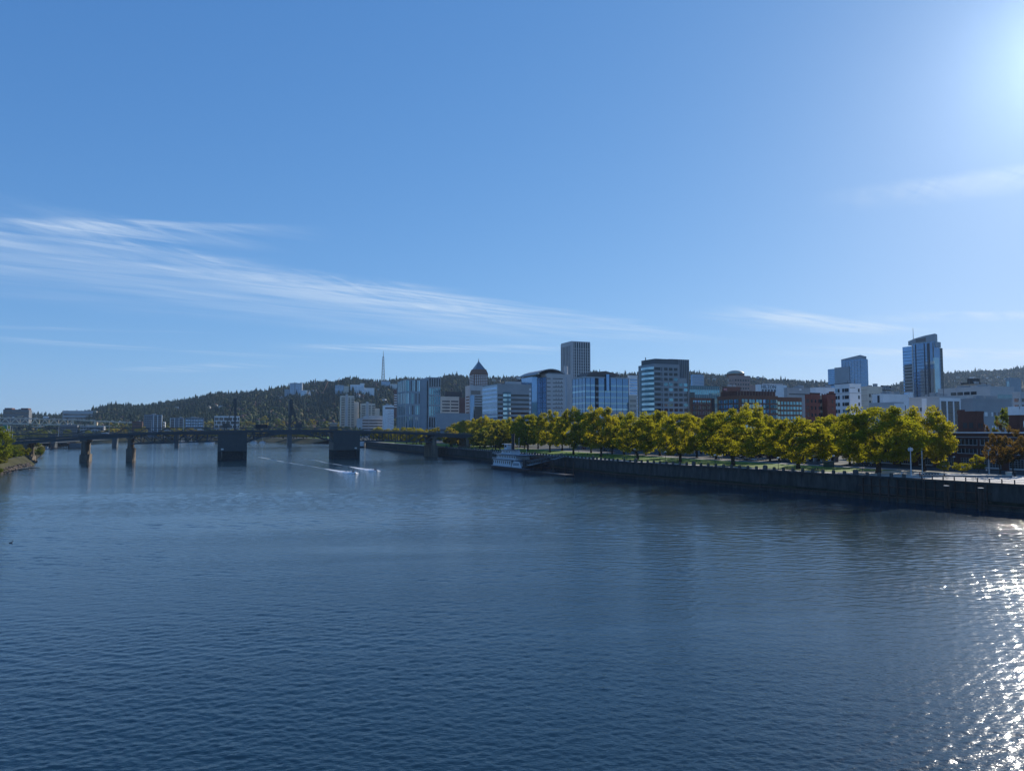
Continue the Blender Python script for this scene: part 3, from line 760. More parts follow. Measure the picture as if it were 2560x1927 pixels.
for k in range(5):
    a = XT + .9 + (XE - XT) * (.14 + k * .18); 
    for z0, z1 in ((.05, .18), (.20, .36), (.38, .54), (.56, .70), (.72, .83), (.85, .985)):
        m_ = GL_DARK if z0 < .37 or z0 > .8 else GL_TEAL
        b.box('window', m_, a - 1.1, a + 1.1, .92, 1.3, b.z(941) * z0, b.z(941) * z1 - .4)
# --- low car park slab in front
b = Bld('low_building', 'long low blue grey flat roofed block between courthouse and trees', 1092, 1088, 1174, 1034, w=100)
b.body(W_BLUEP); b.bands('r', 2, b.wx * .55, 3, b.h * .5, 2, .4, W_DGREY)
# --- white slab with brown end
b = Bld('office_building', 'cream office slab with dark rooftop box and brown brick end', 1103, 1100, 1148, 992, w=260)
b.body(W_CREAM); b.bands('r', 2, b.wx * .48, 6, b.h - 6, 11, .42, GL_DARK); b.bands('r', b.wx * .54, b.wx - 1.5, 6, b.h - 6, 11, .42, GL_DARK)
b.box('end_tower', W_DBRICK, b.wx + .02, b.x(1164), 1, b.wy, 0, b.h - 1); b.box('rooftop_box', W_BLACK, b.wx * .25, b.wx * 1.2, 4, b.wy, b.h + .2, b.z(978))
# --- grey stepped tower
b = Bld('office_tower', 'grey stepped office tower with latticed top beside brick crowned tower', 1174, 1163, 1210, 965, w=190)
b.body(W_STONE); b.face('r', 'top_panel', W_DGREY, b.wx * .1, b.wx * .75, b.z(986), b.z(976))
b.fins('r', b.wx * .1, b.wx * .75, b.z(986), b.z(976), 10, .5, W_TAN, 'grille_bar', .15)
b.bands('r', b.wx * .35, b.wx * .92, b.z(1040), b.z(988), 8, .5, GL_DARK); b.box('glass_shaft', GL_BLUE, .4, b.wx * .3, -1.5, -.02, 0, b.z(988))
b.bands('l', 2, b.wy * .8, 10, b.h - 14, 12, .35, W_DBRICK)
b2 = Bld('low_building', 'black glass block low in front of the grey stepped tower', 1187, 1184, 1206, 1018, w=120)
b2.body(GL_DARK); b2.lines('r', 0, b2.wx, 4, b2.h - 1, 8, .3, W_BLACK)
# --- brick tower with pyramid roof
b = Bld('crowned_tower', 'brown brick tower with blue pyramid roof and spire on the skyline', 1185, 1172, 1220, 932, Y=1480)
b.box('shaft', W_BRICK, 0, b.wx, 0, b.wx, 0, b.h)
b.grid('r', b.wx * .04, b.wx * .98, b.h * .45, b.h - 3, 7, 22, .6, .5, W_WHITE, 'pale_window'); b.grid('l', b.wx * .05, b.wx * .95, b.h * .45, b.h - 3, 4, 22, .7, .5, W_WHITE, 'pale_window')
q = b.wx; c_ = q / 2
MB().add([], []) if False else None
def frus(bb, name, m, r0, r1, z0, z1):
    g = MB(); g.add([(c_ - r0, c_ - r0, z0), (c_ + r0, c_ - r0, z0), (c_ + r0, c_ + r0, z0), (c_ - r0, c_ + r0, z0), (c_ - r1, c_ - r1, z1), (c_ + r1, c_ - r1, z1), (c_ + r1, c_ + r1, z1), (c_ - r1, c_ + r1, z1)],
                    [(0, 3, 2, 1), (4, 5, 6, 7), (0, 1, 5, 4), (1, 2, 6, 5), (2, 3, 7, 6), (3, 0, 4, 7)]); g.build(name, m, bb.o)
frus(b, 'setback', W_BRICK, q * .49, q * .40, b.h + .02, b.z(922)); frus(b, 'pyramid_roof', mat('blue_slate_roof', (.10, .16, .22), .35, .15, .2, spec=.6), q * .36, q * .05, b.z(922) + .02, b.z(903))
MB().tube([(c_, c_, b.z(903)), (c_, c_, b.z(898)), (c_, c_, b.z(893))], [1.8, .8, .15], 6).build('spire', W_GREY, b.o)
# --- banded office block
b = Bld('banded_office', 'white and grey office block with horizontal window bands and curved glass bay', 1243, 1206, 1328, 961, w=90)
b.body(W_GREY); H = b.h
b.face('l', 'white_cladding', W_WHITE, 0, b.wy, 0, H, -.2, .04)
b.bands('l', .3, b.wy - .5, 2, H - 1.2, 13, .46, GL_BLUE, d1=.12)
bx0, bx1 = b.wx * .17, b.wx * .38
b.bands('r', .6, bx0 - .3, 2, H * .86, 11, .45, GL_DARK); b.bands('r', bx1 + .3, b.wx * .93, 2, H * .86, 11, .45, GL_DARK)
for j in range(11):
    z0 = 2 + (H * .86 - 2) / 11 * (j + .2); z1 = z0 + (H * .86 - 2) / 11 * .55
    pr = [(bx0 + (bx1 - bx0) * t / 6, -2.0 * math.sin(math.pi * t / 6 * .62 + .2)) for t in range(7)] + [(bx1, 1), (bx0, 1)]
    MB().prism(pr, z0, z1).build('bay_window', GL_PALE, b.o); MB().prism([(x, y * .9) for x, y in pr], z1 + .01, z1 + (H * .86 - 2) / 11 * .44).build('bay_spandrel', W_TEAL, b.o)
b.grid('r', b.wx * .935, b.wx, 3, H - 2, 1, 12, .8, .5, W_WHITE, 'white_panel')  # lit right end of the block, painted as a column of white pieces
MB().prism([(2, 8), (b.wx * .8, 8), (b.wx * .8, b.wy * .8), (2, b.wy * .8)], H + .2, [H + .6, b.z(946), b.z(946), H + 1]).build('roof_canopy', W_BLACK, b.o)
b.box('roof_plant', W_STONE, b.wx * .3, b.wx * .75, 4, 7.9, H + .2, b.z(952))
# --- stone block with curved roof
b = Bld('justice_building', 'pale stone block with curved dark roof and glass corner', 1366, 1322, 1414.5, 934, w=200)
H = b.h
b.box('wall', W_STONE, 0, b.wx, 0, b.wy, 0, H)
b.face('l', 'glass_wall', GL_BLUE, .2, b.wy * .98, 0, b.z(942), -.5, .1); b.lines('l', 0, b.wy, 4, b.z(942), 12, .4, MULL); b.fins('l', 0, b.wy, 4, b.z(942), 5, .5, MULL, 'mullion', .3)
for j in range(8):
    z = b.z(945) - j * (b.z(945) - b.z(1030)) / 8
    b.face('r', 'window_band', GL_DARK, b.wx * .33, b.wx * .85, z - .9, z); b.face('r', 'window_band', GL_DARK, b.wx * .03, b.wx * .22, z - 1, z)
    for k in range(3): b.face('r', 'small_window', GL_DARK, b.wx * (.5 + .14 * k) - .5, b.wx * (.5 + .14 * k) + .5, z - 4.6, z - 3.4)
n_ = 9; prof = [(-b.wx * .52 + (b.wx * 1.52) * i / n_, H - 3 + (b.z(921) - H + 3) * math.sin(math.pi * (.08 + .78 * i / n_))) for i in range(n_ + 1)]
MB().extr(prof + [(x, z - 1.0) for x, z in reversed(prof)], 'y', 1, b.wy).build('curved_roof', W_GREY, b.o)
b.box('roof_storey', W_DGREY, b.wx * .1, b.wx * .95, 2, b.wy - 2, H + .01, b.z(930))
b.box('glass_corner', GL_BLUE, -b.wx * .5, -.15, b.wy * .25, b.wy * .9, 0, b.z(941)); b.box('glass_top', GL_DARK, -b.wx * .42, -.2, b.wy * .3, b.wy * .85, b.z(941) + .02, b.z(934))
b.box('stair_tower', W_STONE, b.wx + 1.5, b.x(1432), 4, b.wy, 0, b.z(933)); b.box('slot', GL_BLUE, b.wx + .02, b.wx + 1.48, 2, b.wy, 0, b.z(940))
MB().tube([(b.wx * 1.16, 9, b.z(935)), (b.wx * 1.16, 9, b.z(912))], 2.6, 10).build('roof_flue', W_STONE, b.o)
# --- tall slab with vertical piers
b = Bld('slab_tower', 'tallest grey tower with white vertical piers and dark top band', 1429, 1404, 1475, 855, Y=1270)
H = b.h
b.box('wall', GL_DARK, 0, b.wx, 0, b.wy, 0, H)
b.box('roof_slab', W_STONE, -.5, b.wx + .5, -.5, b.wy + .5, H, H + 1.6)
b.fins('r', 0, b.wx, 0, H, 8, 1.5, W_STONE, 'pier', .8); b.fins('l', 0, b.wy, 0, H, 7, 2.6, W_STONE, 'pier', .8)
b.lines('r', 0, b.wx, 8, b.z(871), 30, 1.5, W_GREY, 'spandrel', .3)
b.face('l', 'head_band', W_STONE, 0, b.wy, b.z(863), H, -.3, .5); b.box('corner_pier', W_STONE, -.9, 2.4, -.9, 2.4, 0, H)
# --- blue glass office with gable
b = Bld('blue_glass_office', 'blue glass office block with brown gabled roof and dark slot', 1464, 1431, 1571.5, 944, w=95)
H = b.h
b.box('wall', GL_BLUE, 0, b.wx, 0, b.wy, 0, H)
sl0, sl1 = b.x(1488), b.x(1496); by0, by1 = b.x(1507), b.x(1531)
for f, A0, A1 in (('l', 0, b.wy), ('r', 0, sl0), ('r', sl1, b.wx)):
    nn = max(2, int((A1 - A0) / 5.4))
    b.fins(f, A0, A1, 0, H, nn, .34, MULL, 'mullion', .12); b.lines(f, A0, A1, 3, H - 6, 10, 1.3, GL_PALE, 'spandrel', .08)
b.face('r', 'slot', W_BLACK, sl0, sl1, 0, H + .5, -.5, .3); b.grid('r', sl0, sl1, 2, H - 4, 1, 11, .9, .35, W_GREY, 'balcony_slab', .9)
b.face('r', 'centre_bay', GL_BLUE, by0 + 3, by1 - 3, H - 10, b.z(934), -.5, .6); b.face('r', 'bay_frame', MULL, by0 + 2.2, by0 + 3, H - 10, b.z(935), -.5, .8); b.face('r', 'bay_frame', MULL, by1 - 3, by1 - 2.2, H - 10, b.z(935), -.5, .8)
br_roof = mat('brown_roof', (.16, .12, .10), .7, .15, .2)
gx = b.x(1519); zt = b.z(925); zl = H + 1.0
MB().extr([(1, H), (b.wx - 10, H), (b.wx - 12, zl), (gx + 14, H + (zt - H) * .55), (gx, zt), (gx - 14, H + (zt - H) * .75), (2, zl)], 'y', 3, b.wy - 2).build('gable_roof', br_roof, b.o)
b.box('cornice', MULLW, -.5, b.wx + .5, -.5, 1, H, H + .9); b.box('cornice', MULLW, -.5, 1, 1.01, b.wy, H, H + .9)
# --- towers glimpsed between
b = Bld('striped_tower', 'white striped tower glimpsed between blue glass office and teal banded tower', 1574, 1570, 1594, 940, w=330)
b.body(W_WHITE); b.bands('r', 0.5, b.wx - .5, 4, b.h - 3, 22, .5, GL_BLUE)
b = Bld('old_building', 'small beige block with square windows between two glass towers', 1573, 1570, 1592, 990, w=175)
b.body(W_CREAM); b.grid('r', 1, b.wx - 1, 2, b.h - 2, 5, 9, .45, .45, GL_DARK)
# --- big rounded tower with teal bands
b = Bld('banded_tower', 'broad office tower with teal curved glass bands and grey window grid', 1636, 1612, 1717, 909, w=95)
H = b.h; st = 16; ch = (H - 4) / st
RX = b.x(1700)
b.box('wall', W_GREY, 0, RX, 0, b.wy + 8, 0, H); b.box('wall', W_GREY, RX + .01, b.wx, 0, b.wy, 0, b.z(943))
cv = [(0, 0), (-1.2, 5), (-1.6, 11), (-1.0, 18), (1.0, 25), (4.5, 31), (9.0, 35.5)]
cp = [(x, y * (b.wy + 14) / 35.5) for x, y in cv]
pg = [(.02, .02)] + [(x - .6, y) for x, y in cp[1:]] + [(14, cp[-1][1])]
pg = pg[::-1]
for j in range(st):
    z0 = 2 + ch * j
    MB().prism(pg, z0, z0 + ch * .52).build('curved_spandrel', W_TEAL, b.o); MB().prism([(x * .985 - .05, y) for x, y in pg], z0 + ch * .53, z0 + ch * .99).build('curved_window', GL_PALE, b.o)
    b.face('r', 'corner_window', GL_DARK, .3, b.wx * .20, z0 + ch * .35, z0 + ch * .9); b.face('r', 'slim_window', GL_DARK, b.wx * .225, b.wx * .25, z0 + ch * .2, z0 + ch * .92)
    for k in range(5):
        a = b.wx * (.36 + .152 * k)
        if a > RX - 3 and z0 + ch > b.z(945): continue
        if k == 4 and z0 + ch > b.z(945): continue
        wd = b.wx * .055
        b.face('r', 'window', GL_DARK if rr.random() < .8 else GL_TEAL, a - wd, a + wd, z0 + ch * .32, z0 + ch * .88)
b.box('roof_storey', W_DGREY, 1.2, RX * .98, .8, b.wy + 6, H + .01, b.z(896))
b.box('service_core', W_DGREY, RX * .8, b.x(1737), 6, b.wy + 18, 0, b.zx(896.5, b.wx))
cx0, cx1 = RX * .8, b.x(1737)
for k in range(11): b.box('core_rib', W_GREY, cx0 + (cx1 - cx0) * k / 11, cx0 + (cx1 - cx0) * k / 11 + .5, 5.6, 6.1, H * .5, b.zx(897, b.wx))
MB().tube([(6, 20, H), (6, 20, b.z(886))], .35, 6).build('roof_mast', W_GREY, b.o)
# --- blue glass slab and teal low block
b = Bld('glass_slab', 'small pale blue glass tower behind teal glass block', 1733, 1729, 1760, 938, w=400)
b.body(GL_BLUE); b.fins('r', 0, b.wx, 0, b.h, 12, .5, MULLW, 'mullion', .2); b.lines('r', 0, b.wx, 4, b.h, 20, .5, MULLW)
b = Bld('teal_glass_block', 'bright teal glass block left of the long brick building', 1721, 1712, 1799, 966, w=260)
b.body(W_TEAL); b.bands('r', 0, b.wx, 4, b.h - 1, 6, .55, GL_TEAL); b.fins('r', 0, b.wx, 0, b.h, 14, .3, MULLW, 'mullion', .15)
b.face('r', 'dark_recess', GL_DARK, b.wx * .05, b.wx * .2, b.h * .5, b.h * .9, -.3, .2)
# --- long brown brick office
b = Bld('brick_office', 'long brown brick office block with rows of paired pale windows', 1850, 1793, 1944, 991, w=180)
H = b.h; Z = [b.z(p) for p in (1045, 1032, 1019, 1005, 993)]
b.body(W_BRICK)
def pairs(bb, f, A0, A1, n, z0, z1, m=GL_TEAL):
    for i in range(n):
        a = A0 + (A1 - A0) * (i + .5) / n; w_ = (A1 - A0) / n
        for sg in (-.22, .22): bb.face(f, 'window', m if rr.random() < .75 else GL_BLUE, a + w_ * (sg - .17), a + w_ * (sg + .17), z0, z1, -.3, .1)
        bb.face(f, 'spandrel', MULL, a - w_ * .42, a + w_ * .42, z0 - .5, z1 + .15, -.3, .05)
fl = (H - 1.5) / 10
for j in range(1, 10):
    z0 = fl * j + .8; hh = fl * .66
    pairs(b, 'l', 1, b.wy - 1, 4, z0, z0 + hh); pairs(b, 'r', 1, b.wx * .78, 4, z0, z0 + hh)
    b.grid('r', b.wx * .80, b.wx * .99, z0, z0 + hh, 3, 1, .9, 1, GL_TEAL)
b.box('penthouse', W_DBRICK, 2, b.wx * 1.06, 5, b.wy - 2, H + .2, b.zx(977, b.wx * .5)); 
for k in range(14): b.box('penthouse_rib', W_TAN, 2 + (b.wx * 1.06 - 2) * k / 13 - .1, 2 + (b.wx * 1.06 - 2) * k / 13 + .1, 4.85, 5, H + .9, b.zx(977, b.wx * .5))
X2 = b.wx + 3; X3 = b.x(2014)
b.box('wall', W_BRICK, X2, X3, 4, b.wy, 0, b.zx(992, X2)); b.box('link', W_BLACK, b.wx + .01, X2 - .01, 6, b.wy, 0, H - 1)
for j in range(1, 10):
    z0 = fl * j * .98 + .6
    if j in (1,):
        for i in range(4): b.box('dark_window', GL_DARK, X2 + (X3 - X2) * (i + .12) / 4, X2 + (X3 - X2) * (i + .88) / 4, 3.9, 4.2, z0, z0 + fl * .6)
    else:
        for i in range(8): b.box('window', GL_TEAL, X2 + (X3 - X2) * (i + .15) / 8, X2 + (X3 - X2) * (i + .85) / 8, 3.88, 4.2, z0, z0 + fl * .62)
b = Bld('brick_office', 'smaller brown brick wing with pale windows at left of long brick building', 1730, 1725, 1778, 997, w=186)
b.body(W_BRICK); fl = b.h / 9
for j in range(1, 9): pairs(b, 'r', .5, b.wx - .5, 4, fl * j + .4, fl * j + .4 + fl * .66)
b.box('link', W_BLACK, b.wx, b.x(1792), 3, b.wy, 0, b.h + 1)
flag_m = mat('red_white_flag', (.6, .25, .25), .8)
b.box('flag_pole', W_GREY, b.x(1819), b.x(1819) + .2, 1, 1.2, b.h, b.zx(969, b.wx)); b.box('flag', flag_m, b.x(1819) - 3, b.x(1819), 1.05, 1.12, b.zx(974, b.wx), b.zx(970, b.wx))
# --- domed tower
b = Bld('domed_tower', 'stepped pink grey tower with shallow grey dome on the skyline', 1836, 1822, 1876, 940, w=520)
pink = mat('pink_granite', (.36, .25, .22), .7, .12, .2)
b.body(pink); b.grid('r', 1, b.wx - 1, 8, b.h - 3, 6, 14, .6, .5, GL_DARK); b.grid('l', 1, b.wy - 1, 8, b.h - 3, 4, 14, .6, .5, GL_DARK)
b.box('lower_wing', pink, b.wx + .02, b.x(1896), 2, b.wy, 0, b.z(961)); 
for j in range(10): b.box('window_band', GL_PALE, b.wx + 1, b.x(1896) - 1, 1.9, 2.2, 8 + j * 4.2, 10 + j * 4.2)
rm = b.wx * .44
MB().tube([(b.wx * .5, b.wx * .5, b.h), (b.wx * .5, b.wx * .5, b.z(933))], rm, 20).build('drum', W_BRICK, b.o)
dm = MB(); rad = rm * 1.02; dz = b.z(923) - b.z(933)
dm.tube([(b.wx * .5, b.wx * .5, b.z(933) + dz * math.sin(a)) for a in np.linspace(0, 1.5, 7)], [rad * math.cos(a) + .05 for a in np.linspace(0, 1.5, 7)], 20)
dm.build('dome', mat('grey_green_dome', (.36, .38, .33), .5, .1, .2), b.o, smooth=True)
b = Bld('low_building', 'dark red block under the domed tower', 1812, 1806, 1852, 968, w=420); b.body(W_DBRICK); b.plant()
# --- hotel with lettering
b = Bld('hotel', 'wide pale hotel block with large letters along its roof', 1896, 1890, 1968, 963, w=430)
b.body(W_WHITE); b.face('r', 'dark_recess', W_DGREY, b.wx * .1, b.wx * .62, b.z(979.5), b.z(972.5)); b.fins('r', b.wx * .1, b.wx * .62, b.z(979.5), b.z(972.5), 5, 1.0, W_WHITE, 'pier', .5)
tm = text_mesh('HILTON', 6.2, mat('dark_letters', (.06, .07, .09), .5))
o = link('lettering', tm, None, b.o, (b.wx * .36, -.35, b.z(970.5))); o.rotation_euler = (R(90), 0, 0); tag(o, 'large dark letters reading HILTON')
b.box('roof_plant', W_STONE, b.wx * .3, b.wx * .95, 8, b.wy, b.h + .1, b.h + 3)
b = Bld('parking_building', 'long plain grey flat block right of the hotel', 1969, 1966, 2026, 971, w=330); b.body(W_GREY); b.face('r', 'dark_band', GL_DARK, 2, b.wx - 2, b.z(986), b.z(983.5)); b.plant()
b.box('flag_pole', W_GREY, b.wx * .5, b.wx * .5 + .2, -.4, -.2, b.h, b.z(968)); b.box('flag', W_WHITE, b.wx * .5 + .25, b.wx * .5 + 3, -.35, -.3, b.z(975), b.z(971))
b = Bld('white_block', 'white block with few small square windows behind the red brick building', 2040, 2026, 2092, 971, w=300); b.body(W_WHITE); b.grid('r', b.wx * .1, b.wx * .9, b.h - 9, b.h - 3, 6, 1, .35, .6, GL_DARK); b.plant(n=2)
# --- red brick pair around beige court
b = Bld('red_brick_building', 'red brick building with beige recessed court in its middle', 2027, 2016, 2089, 985, w=150)
H = b.h; xa, xb = b.x(2050), b.x(2068)
b.box('wall', W_RED, 0, xa, 0, b.wy, 0, H); b.box('wall', W_RED, xb, b.wx, 0, b.wy, 0, H); b.box('court_wall', W_TAN, xa + .01, xb - .01, 4, b.wy, 0, H - .5)
b.box('chimney', W_RED, b.wx * .88, b.wx, 1, 3, H + .01, b.z(977)); b.box('parapet', W_DBRICK, -.1, xa + .1, -.1, .6, H + .01, H + .8); b.box('parapet', W_DBRICK, xb - .1, b.wx + .1, -.1, .6, H + .01, H + .8)
for j in range(8):
    z0 = 2 + j * (H - 3) / 8
    for a in (.12, .5, .9): b.face('r', 'window', GL_DARK, xa * a - .55, xa * a + .55, z0, z0 + 2)
    b.face('r', 'window', GL_DARK, xb + (b.wx - xb) * .6 - .5, xb + (b.wx - xb) * .6 + .5, z0, z0 + 2)
    for k in range(5): b.box('window', GL_DARK, xa + (xb - xa) * (.1 + .17 * k), xa + (xb - xa) * (.1 + .17 * k) + .9, 3.9, 4.2, z0, z0 + 2.3)
    if j in (2, 5): b.box('string_course', W_STONE, xa, xb, 3.7, 4, z0 + 3, z0 + 3.4)
b.grid('l', 1, b.wy - 1, 2, H - 2, 3, 8, .5, .6, GL_DARK)
b.o.children[0].name = 'wall'
# --- white loft building
b = Bld('white_loft_building', 'tall white old warehouse with rows of small dark windows', 2125, 2087, 2153, 962, w=240)
H = b.h; b.body(W_WHITE); fl = (H - 2) / 9
for j in range(9):
    z0 = 1 + fl * j
    for a in (.10, .27, .58, .74, .88): b.face('l', 'window', GL_DARK if rr.random() < .8 else GL_PALE, b.wy * (1 - a) - .9, b.wy * (1 - a) + .9, z0 + fl * .2, z0 + fl * .72)
    b.face('r', 'window', GL_DARK, b.wx * .8 - .8, b.wx * .8 + .8, z0 + fl * .2, z0 + fl * .7)
b.face('l', 'cornice', W_STONE, 0, b.wy, fl * 8 + 1, fl * 8 + 1.5, -.2, .35); b.face('r', 'cornice', W_STONE, -.3, b.wx, fl * 8 + 1, fl * 8 + 1.5, -.2, .3)
b.face('r', 'painted_sign', W_DGREY, b.wx * .03, b.wx * .5, b.z(969.5), b.z(968), -.1, .04)
b.box('roof_tank', W_BLACK, b.wx * .05, b.wx * .6, 3, 9, H + 1.2, b.z(957.5))
# --- low buildings right of it
b = Bld('cream_block', 'cream block with gridded side wall right of the white warehouse', 2170, 2152, 2206, 968, w=330); b.body(W_CREAM); b.grid('r', 1, b.wx * .95, b.h * .35, b.h - 4, 5, 5, .7, .5, GL_DARK); b.lines('l', 0, b.wy, 2, b.h - 2, 10, .25, W_TAN); b.plant(n=2)
b = Bld('white_block', 'low white block with dark gap behind the yellow tree crowns', 2208, 2180, 2270, 988, w=235); b.body(W_WHITE); b.grid('r', b.wx * .1, b.wx * .95, b.h * .55, b.h * .9, 6, 1, .2, .6, GL_DARK); b.plant(n=3, hmax=3)
b.face('l', 'dark_gap', W_BLACK, b.wy * .3, b.wy * .5, b.h * .5, b.h, -.3, .1)
b = Bld('cream_block', 'low cream block with tall pale windows just behind the trees', 2236, 2172, 2258, 1009, w=165); b.body(W_STONE); b.grid('l', b.wy * .1, b.wy * .9, b.h * .35, b.h * .9, 9, 1, .5, .8, GL_PALE); b.face('r', 'white_wall', W_WHITE, 0, b.wx, 0, b.h, -.1, .08)
b = Bld('sign_building', 'grey block carrying a black rooftop sign with white letters', 2190, 2176, 2250, 980, w=520)
b.body(W_GREY); b.plant(n=2, hmax=3)
sx0, sx1 = b.x(2205), b.x(2230); b.box('sign_board', W_BLACK, sx0, sx1, 1, 1.6, b.z(974.5), b.z(962.5))
for k in range(6): b.box('sign_post', W_GREY, sx0 + (sx1 - sx0) * k / 5 - .2, sx0 + (sx1 - sx0) * k / 5 + .2, 1.7, 2.2, b.h, b.z(974))
for txt, py in (('AMERICAN', 967.6), ('BANK BUILDING', 972.3)):
    o = link('lettering', text_mesh(txt, (sx1 - sx0) * .135, W_WHITE), None, b.o, ((sx0 + sx1) / 2, .92, b.z(py))); o.rotation_euler = (R(90), 0, 0); tag(o, 'white sign letters reading ' + txt)
# --- glass tower with rounded shoulder (left of the two at right)
b = Bld('blue_glass_tower', 'shorter blue glass tower with stepped curved top and grey blank panel', 2154, 2070, 2172, 895, w=560)
H = b.h
ya, yb = b.y(2101), b.y(2070)
b.box('wall', GL_BLUE, 0, b.wx, 0, ya * .92, 0, H - 1); b.box('wall', GL_BLUE, .8, b.wx, ya * .92 + .01, yb, 0, b.z(915))
MB().prism([(1, 1), (b.wx - 1, 1), (b.wx - 1, ya * .95), (1, ya * .95)], H - 1.01, [b.z(887), b.z(890), b.z(889), b.z(893)]).build('curved_crown', W_BLUEP, b.o)
b.box('blank_panel', W_BLUEP, -.8, -.05, b.y(2126), b.y(2089), b.z(955), b.z(913)); b.box('dark_base', W_BLACK, -.7, -.05, b.y(2126), yb, b.z(957.5), b.z(955.1))
b.lines('l', 0, ya * .85, b.z(960), H - 3, 16, .35, MULLW); b.lines('r', 0, b.wx, b.z(960), H - 3, 16, .35, MULLW); b.fins('l', 0, ya * .85, 0, H - 2, 6, .3, MULL, 'mullion', .1)
b.lines('l', b.y(2089), yb, b.z(960), b.z(918), 9, .35, MULL, d1=-.6)
b.box('rear_slab', W_DGREY, b.wx + .02, b.x(2182), 6, ya, 0, b.z(911)); 
for j in range(7): b.box('window_band', GL_PALE, b.wx + .5, b.x(2182) - .3, 5.9, 6.2, b.z(958) + j * 4.2, b.z(958) + j * 4.2 + 1.6)
# --- taller glass tower
b = Bld('glass_tower', 'tall blue glass tower with sloped curved crown and rooftop mast', 2339, 2257, 2366, 868, w=640, cat='tower')
H = b.h
y1, y2, y3 = b.y(2323), b.y(2283), b.y(2257)
b.box('wall', GL_BLUE, 0, b.wx * .55, 0, y2, 0, b.z(854)); b.box('wall', GL_BLUE, 2, b.wx * .5, y2 + .01, y3, 0, b.z(858))
b.box('dark_wing', GL_DARK, b.wx * .55 + .01, b.wx, 3, y1 * 1.6, 0, H)
MB().prism([(3, 0), (b.wx * .5, 2), (b.wx * .5, y3 * .83), (3, y3 * .83), (2.2, y3 * .6), (2.2, y3 * .3)], b.z(855), [b.z(833.5), b.z(834.5), b.z(846), b.z(844.5), b.z(839.5), b.z(835.5)]).build('curved_crown', W_BLUEP, b.o)
b.box('crown_notch', W_DGREY, 1.7, 2.4, y1 * 1.5, y1 * 3.2, b.z(850), b.z(841))
b.box('crown_storey', W_BLUEP, 2.6, b.wx * .62, -.6, y2 * .9, b.z(868), b.z(854.5))
fl = 4.0; nfl = int((b.z(856) - b.z(977)) / fl)
for j in range(nfl):
    z = b.z(977) + j * fl
    b.face('l', 'floor_line', MULL, y1, y2, z, z + .45, -.2, .15)
    b.box('floor_line', W_GREY if j < nfl * .6 else MULL, 1.7, 2.1, y2 + 1, y3, z, z + (1.4 if j < nfl * .6 else .4))
    b.box('floor_line', MULL, b.wx * .56, b.wx, 2.9, 3.1, z, z + .35)
for yy, m_ in ((y1, MULL), (y1 + (y2 - y1) * .2, MULL), (y1 + (y2 - y1) * .75, MULL), (y2 - 1, MULLW), (0.5, W_DGREY), (y1 - 2, W_BLACK)): b.face('l', 'mullion', m_, yy - .6, yy + .6, 0, b.z(856), -.2, .4)
b.box('dark_band', GL_DARK, 1.8, 2.15, y2 + 2, y3 - 2, b.z(977), b.z(905)); b.box('inner_slab', GL_PALE, -1.2, b.wx * .35, -1.6, -.02, 0, b.z(894))
MB().tube([(4, y3 * .68, b.z(845)), (4, y3 * .68, b.z(812))], [.5, .2], 6).build('roof_mast', W_GREY, b.o)
b.box('roof_frame', W_GREY, b.wx * .6, b.wx * .95, 6, 9, b.z(866), b.z(862)); b.box('roof_plant', W_DGREY, b.wx * .6, b.wx * .9, 9.1, 14, H, b.z(865))
# --- right hand low rises
b = Bld('tan_building', 'tan block with black stepped rooftop boxes at right', 2440, 2401, 2486, 962, w=420)
b.body(W_TAN); b.face('r', 'dark_band', W_BRICK, 1, b.wx - 1, b.z(967), b.z(963.5)); b.face('l', 'window', W_DBRICK, b.wy * .1, b.wy * .2, b.z(967), b.z(964))
b.box('rooftop_box', W_BLACK, b.wx * .0, b.wx * .8, 3, b.wy * .95, b.h + .91, b.z(955)); b.box('rooftop_box', W_BLACK, 2, b.wx * .45, b.wy * .25, b.wy * .62, b.z(955), b.z(945))
b = Bld('department_store', 'broad pale grey building with four dark windows at right', 2477, 2345, 2536, 968, w=340)
b.body(W_STONE); b.grid('l', b.y(2443), b.y(2376), b.z(985), b.z(976), 4, 1, .85, .9, GL_DARK); b.face('r', 'glass_screen', GL_TEAL, b.wx * .3, b.wx, b.z(996), b.z(985)); b.fins('r', b.wx * .3, b.wx, b.z(996), b.z(985), 14, .3, MULLW, 'mullion', .2); b.plant(n=4, hmax=3)
b = Bld('glass_cube', 'pale blue grey glass box on the skyline at far right', 2528, 2516, 2554, 946, w=600); b.body(W_BLUEP); b.grid('l', 1, b.wy - 1, 10, b.h - 2, 3, 8, .9, .8, GL_PALE)
b = Bld('office_building', 'glass and stone office block cut by the right picture edge', 2552, 2534, 2600, 983, w=250); b.body(W_STONE); b.bands('l', 1, b.wy - 1, 4, b.h - 2, 8, .55, GL_TEAL); b.bands('r', 1, b.wx - 1, 4, b.h - 2, 8, .55, GL_DARK)
b = Bld('grey_white_building', 'grey and white block with four tall dark glazed bays', 2349, 2272, 2416, 994, w=190)
b.body(W_STONE); H = b.h
b.face('l', 'white_recess', W_WHITE, b.y(2316), b.y(2304), 0, H, -.1, .08); b.face('r', 'white_front', W_WHITE, 0, b.wx, 0, H, -.1, .05)
for k in range(4):
    a0, a1_ = b.wx * (.06 + .24 * k), b.wx * (.06 + .24 * k + .18)
    b.face('r', 'glazed_bay', GL_DARK, a0, a1_, 2, b.z(1003), -.2, .12); b.lines('r', a0, a1_, 5, b.z(1003), 9, .35, W_DGREY, 'bay_transom', .2)
for j in range(4):
    for a in (.06, .14, .24, .42, .60, .72, .86, .94): b.face('l', 'window', GL_DARK, b.wy * a - .7, b.wy * a + .7, H * (.3 + .16 * j), H * (.3 + .16 * j) + 2)
b.plant(n=3, hmax=3)
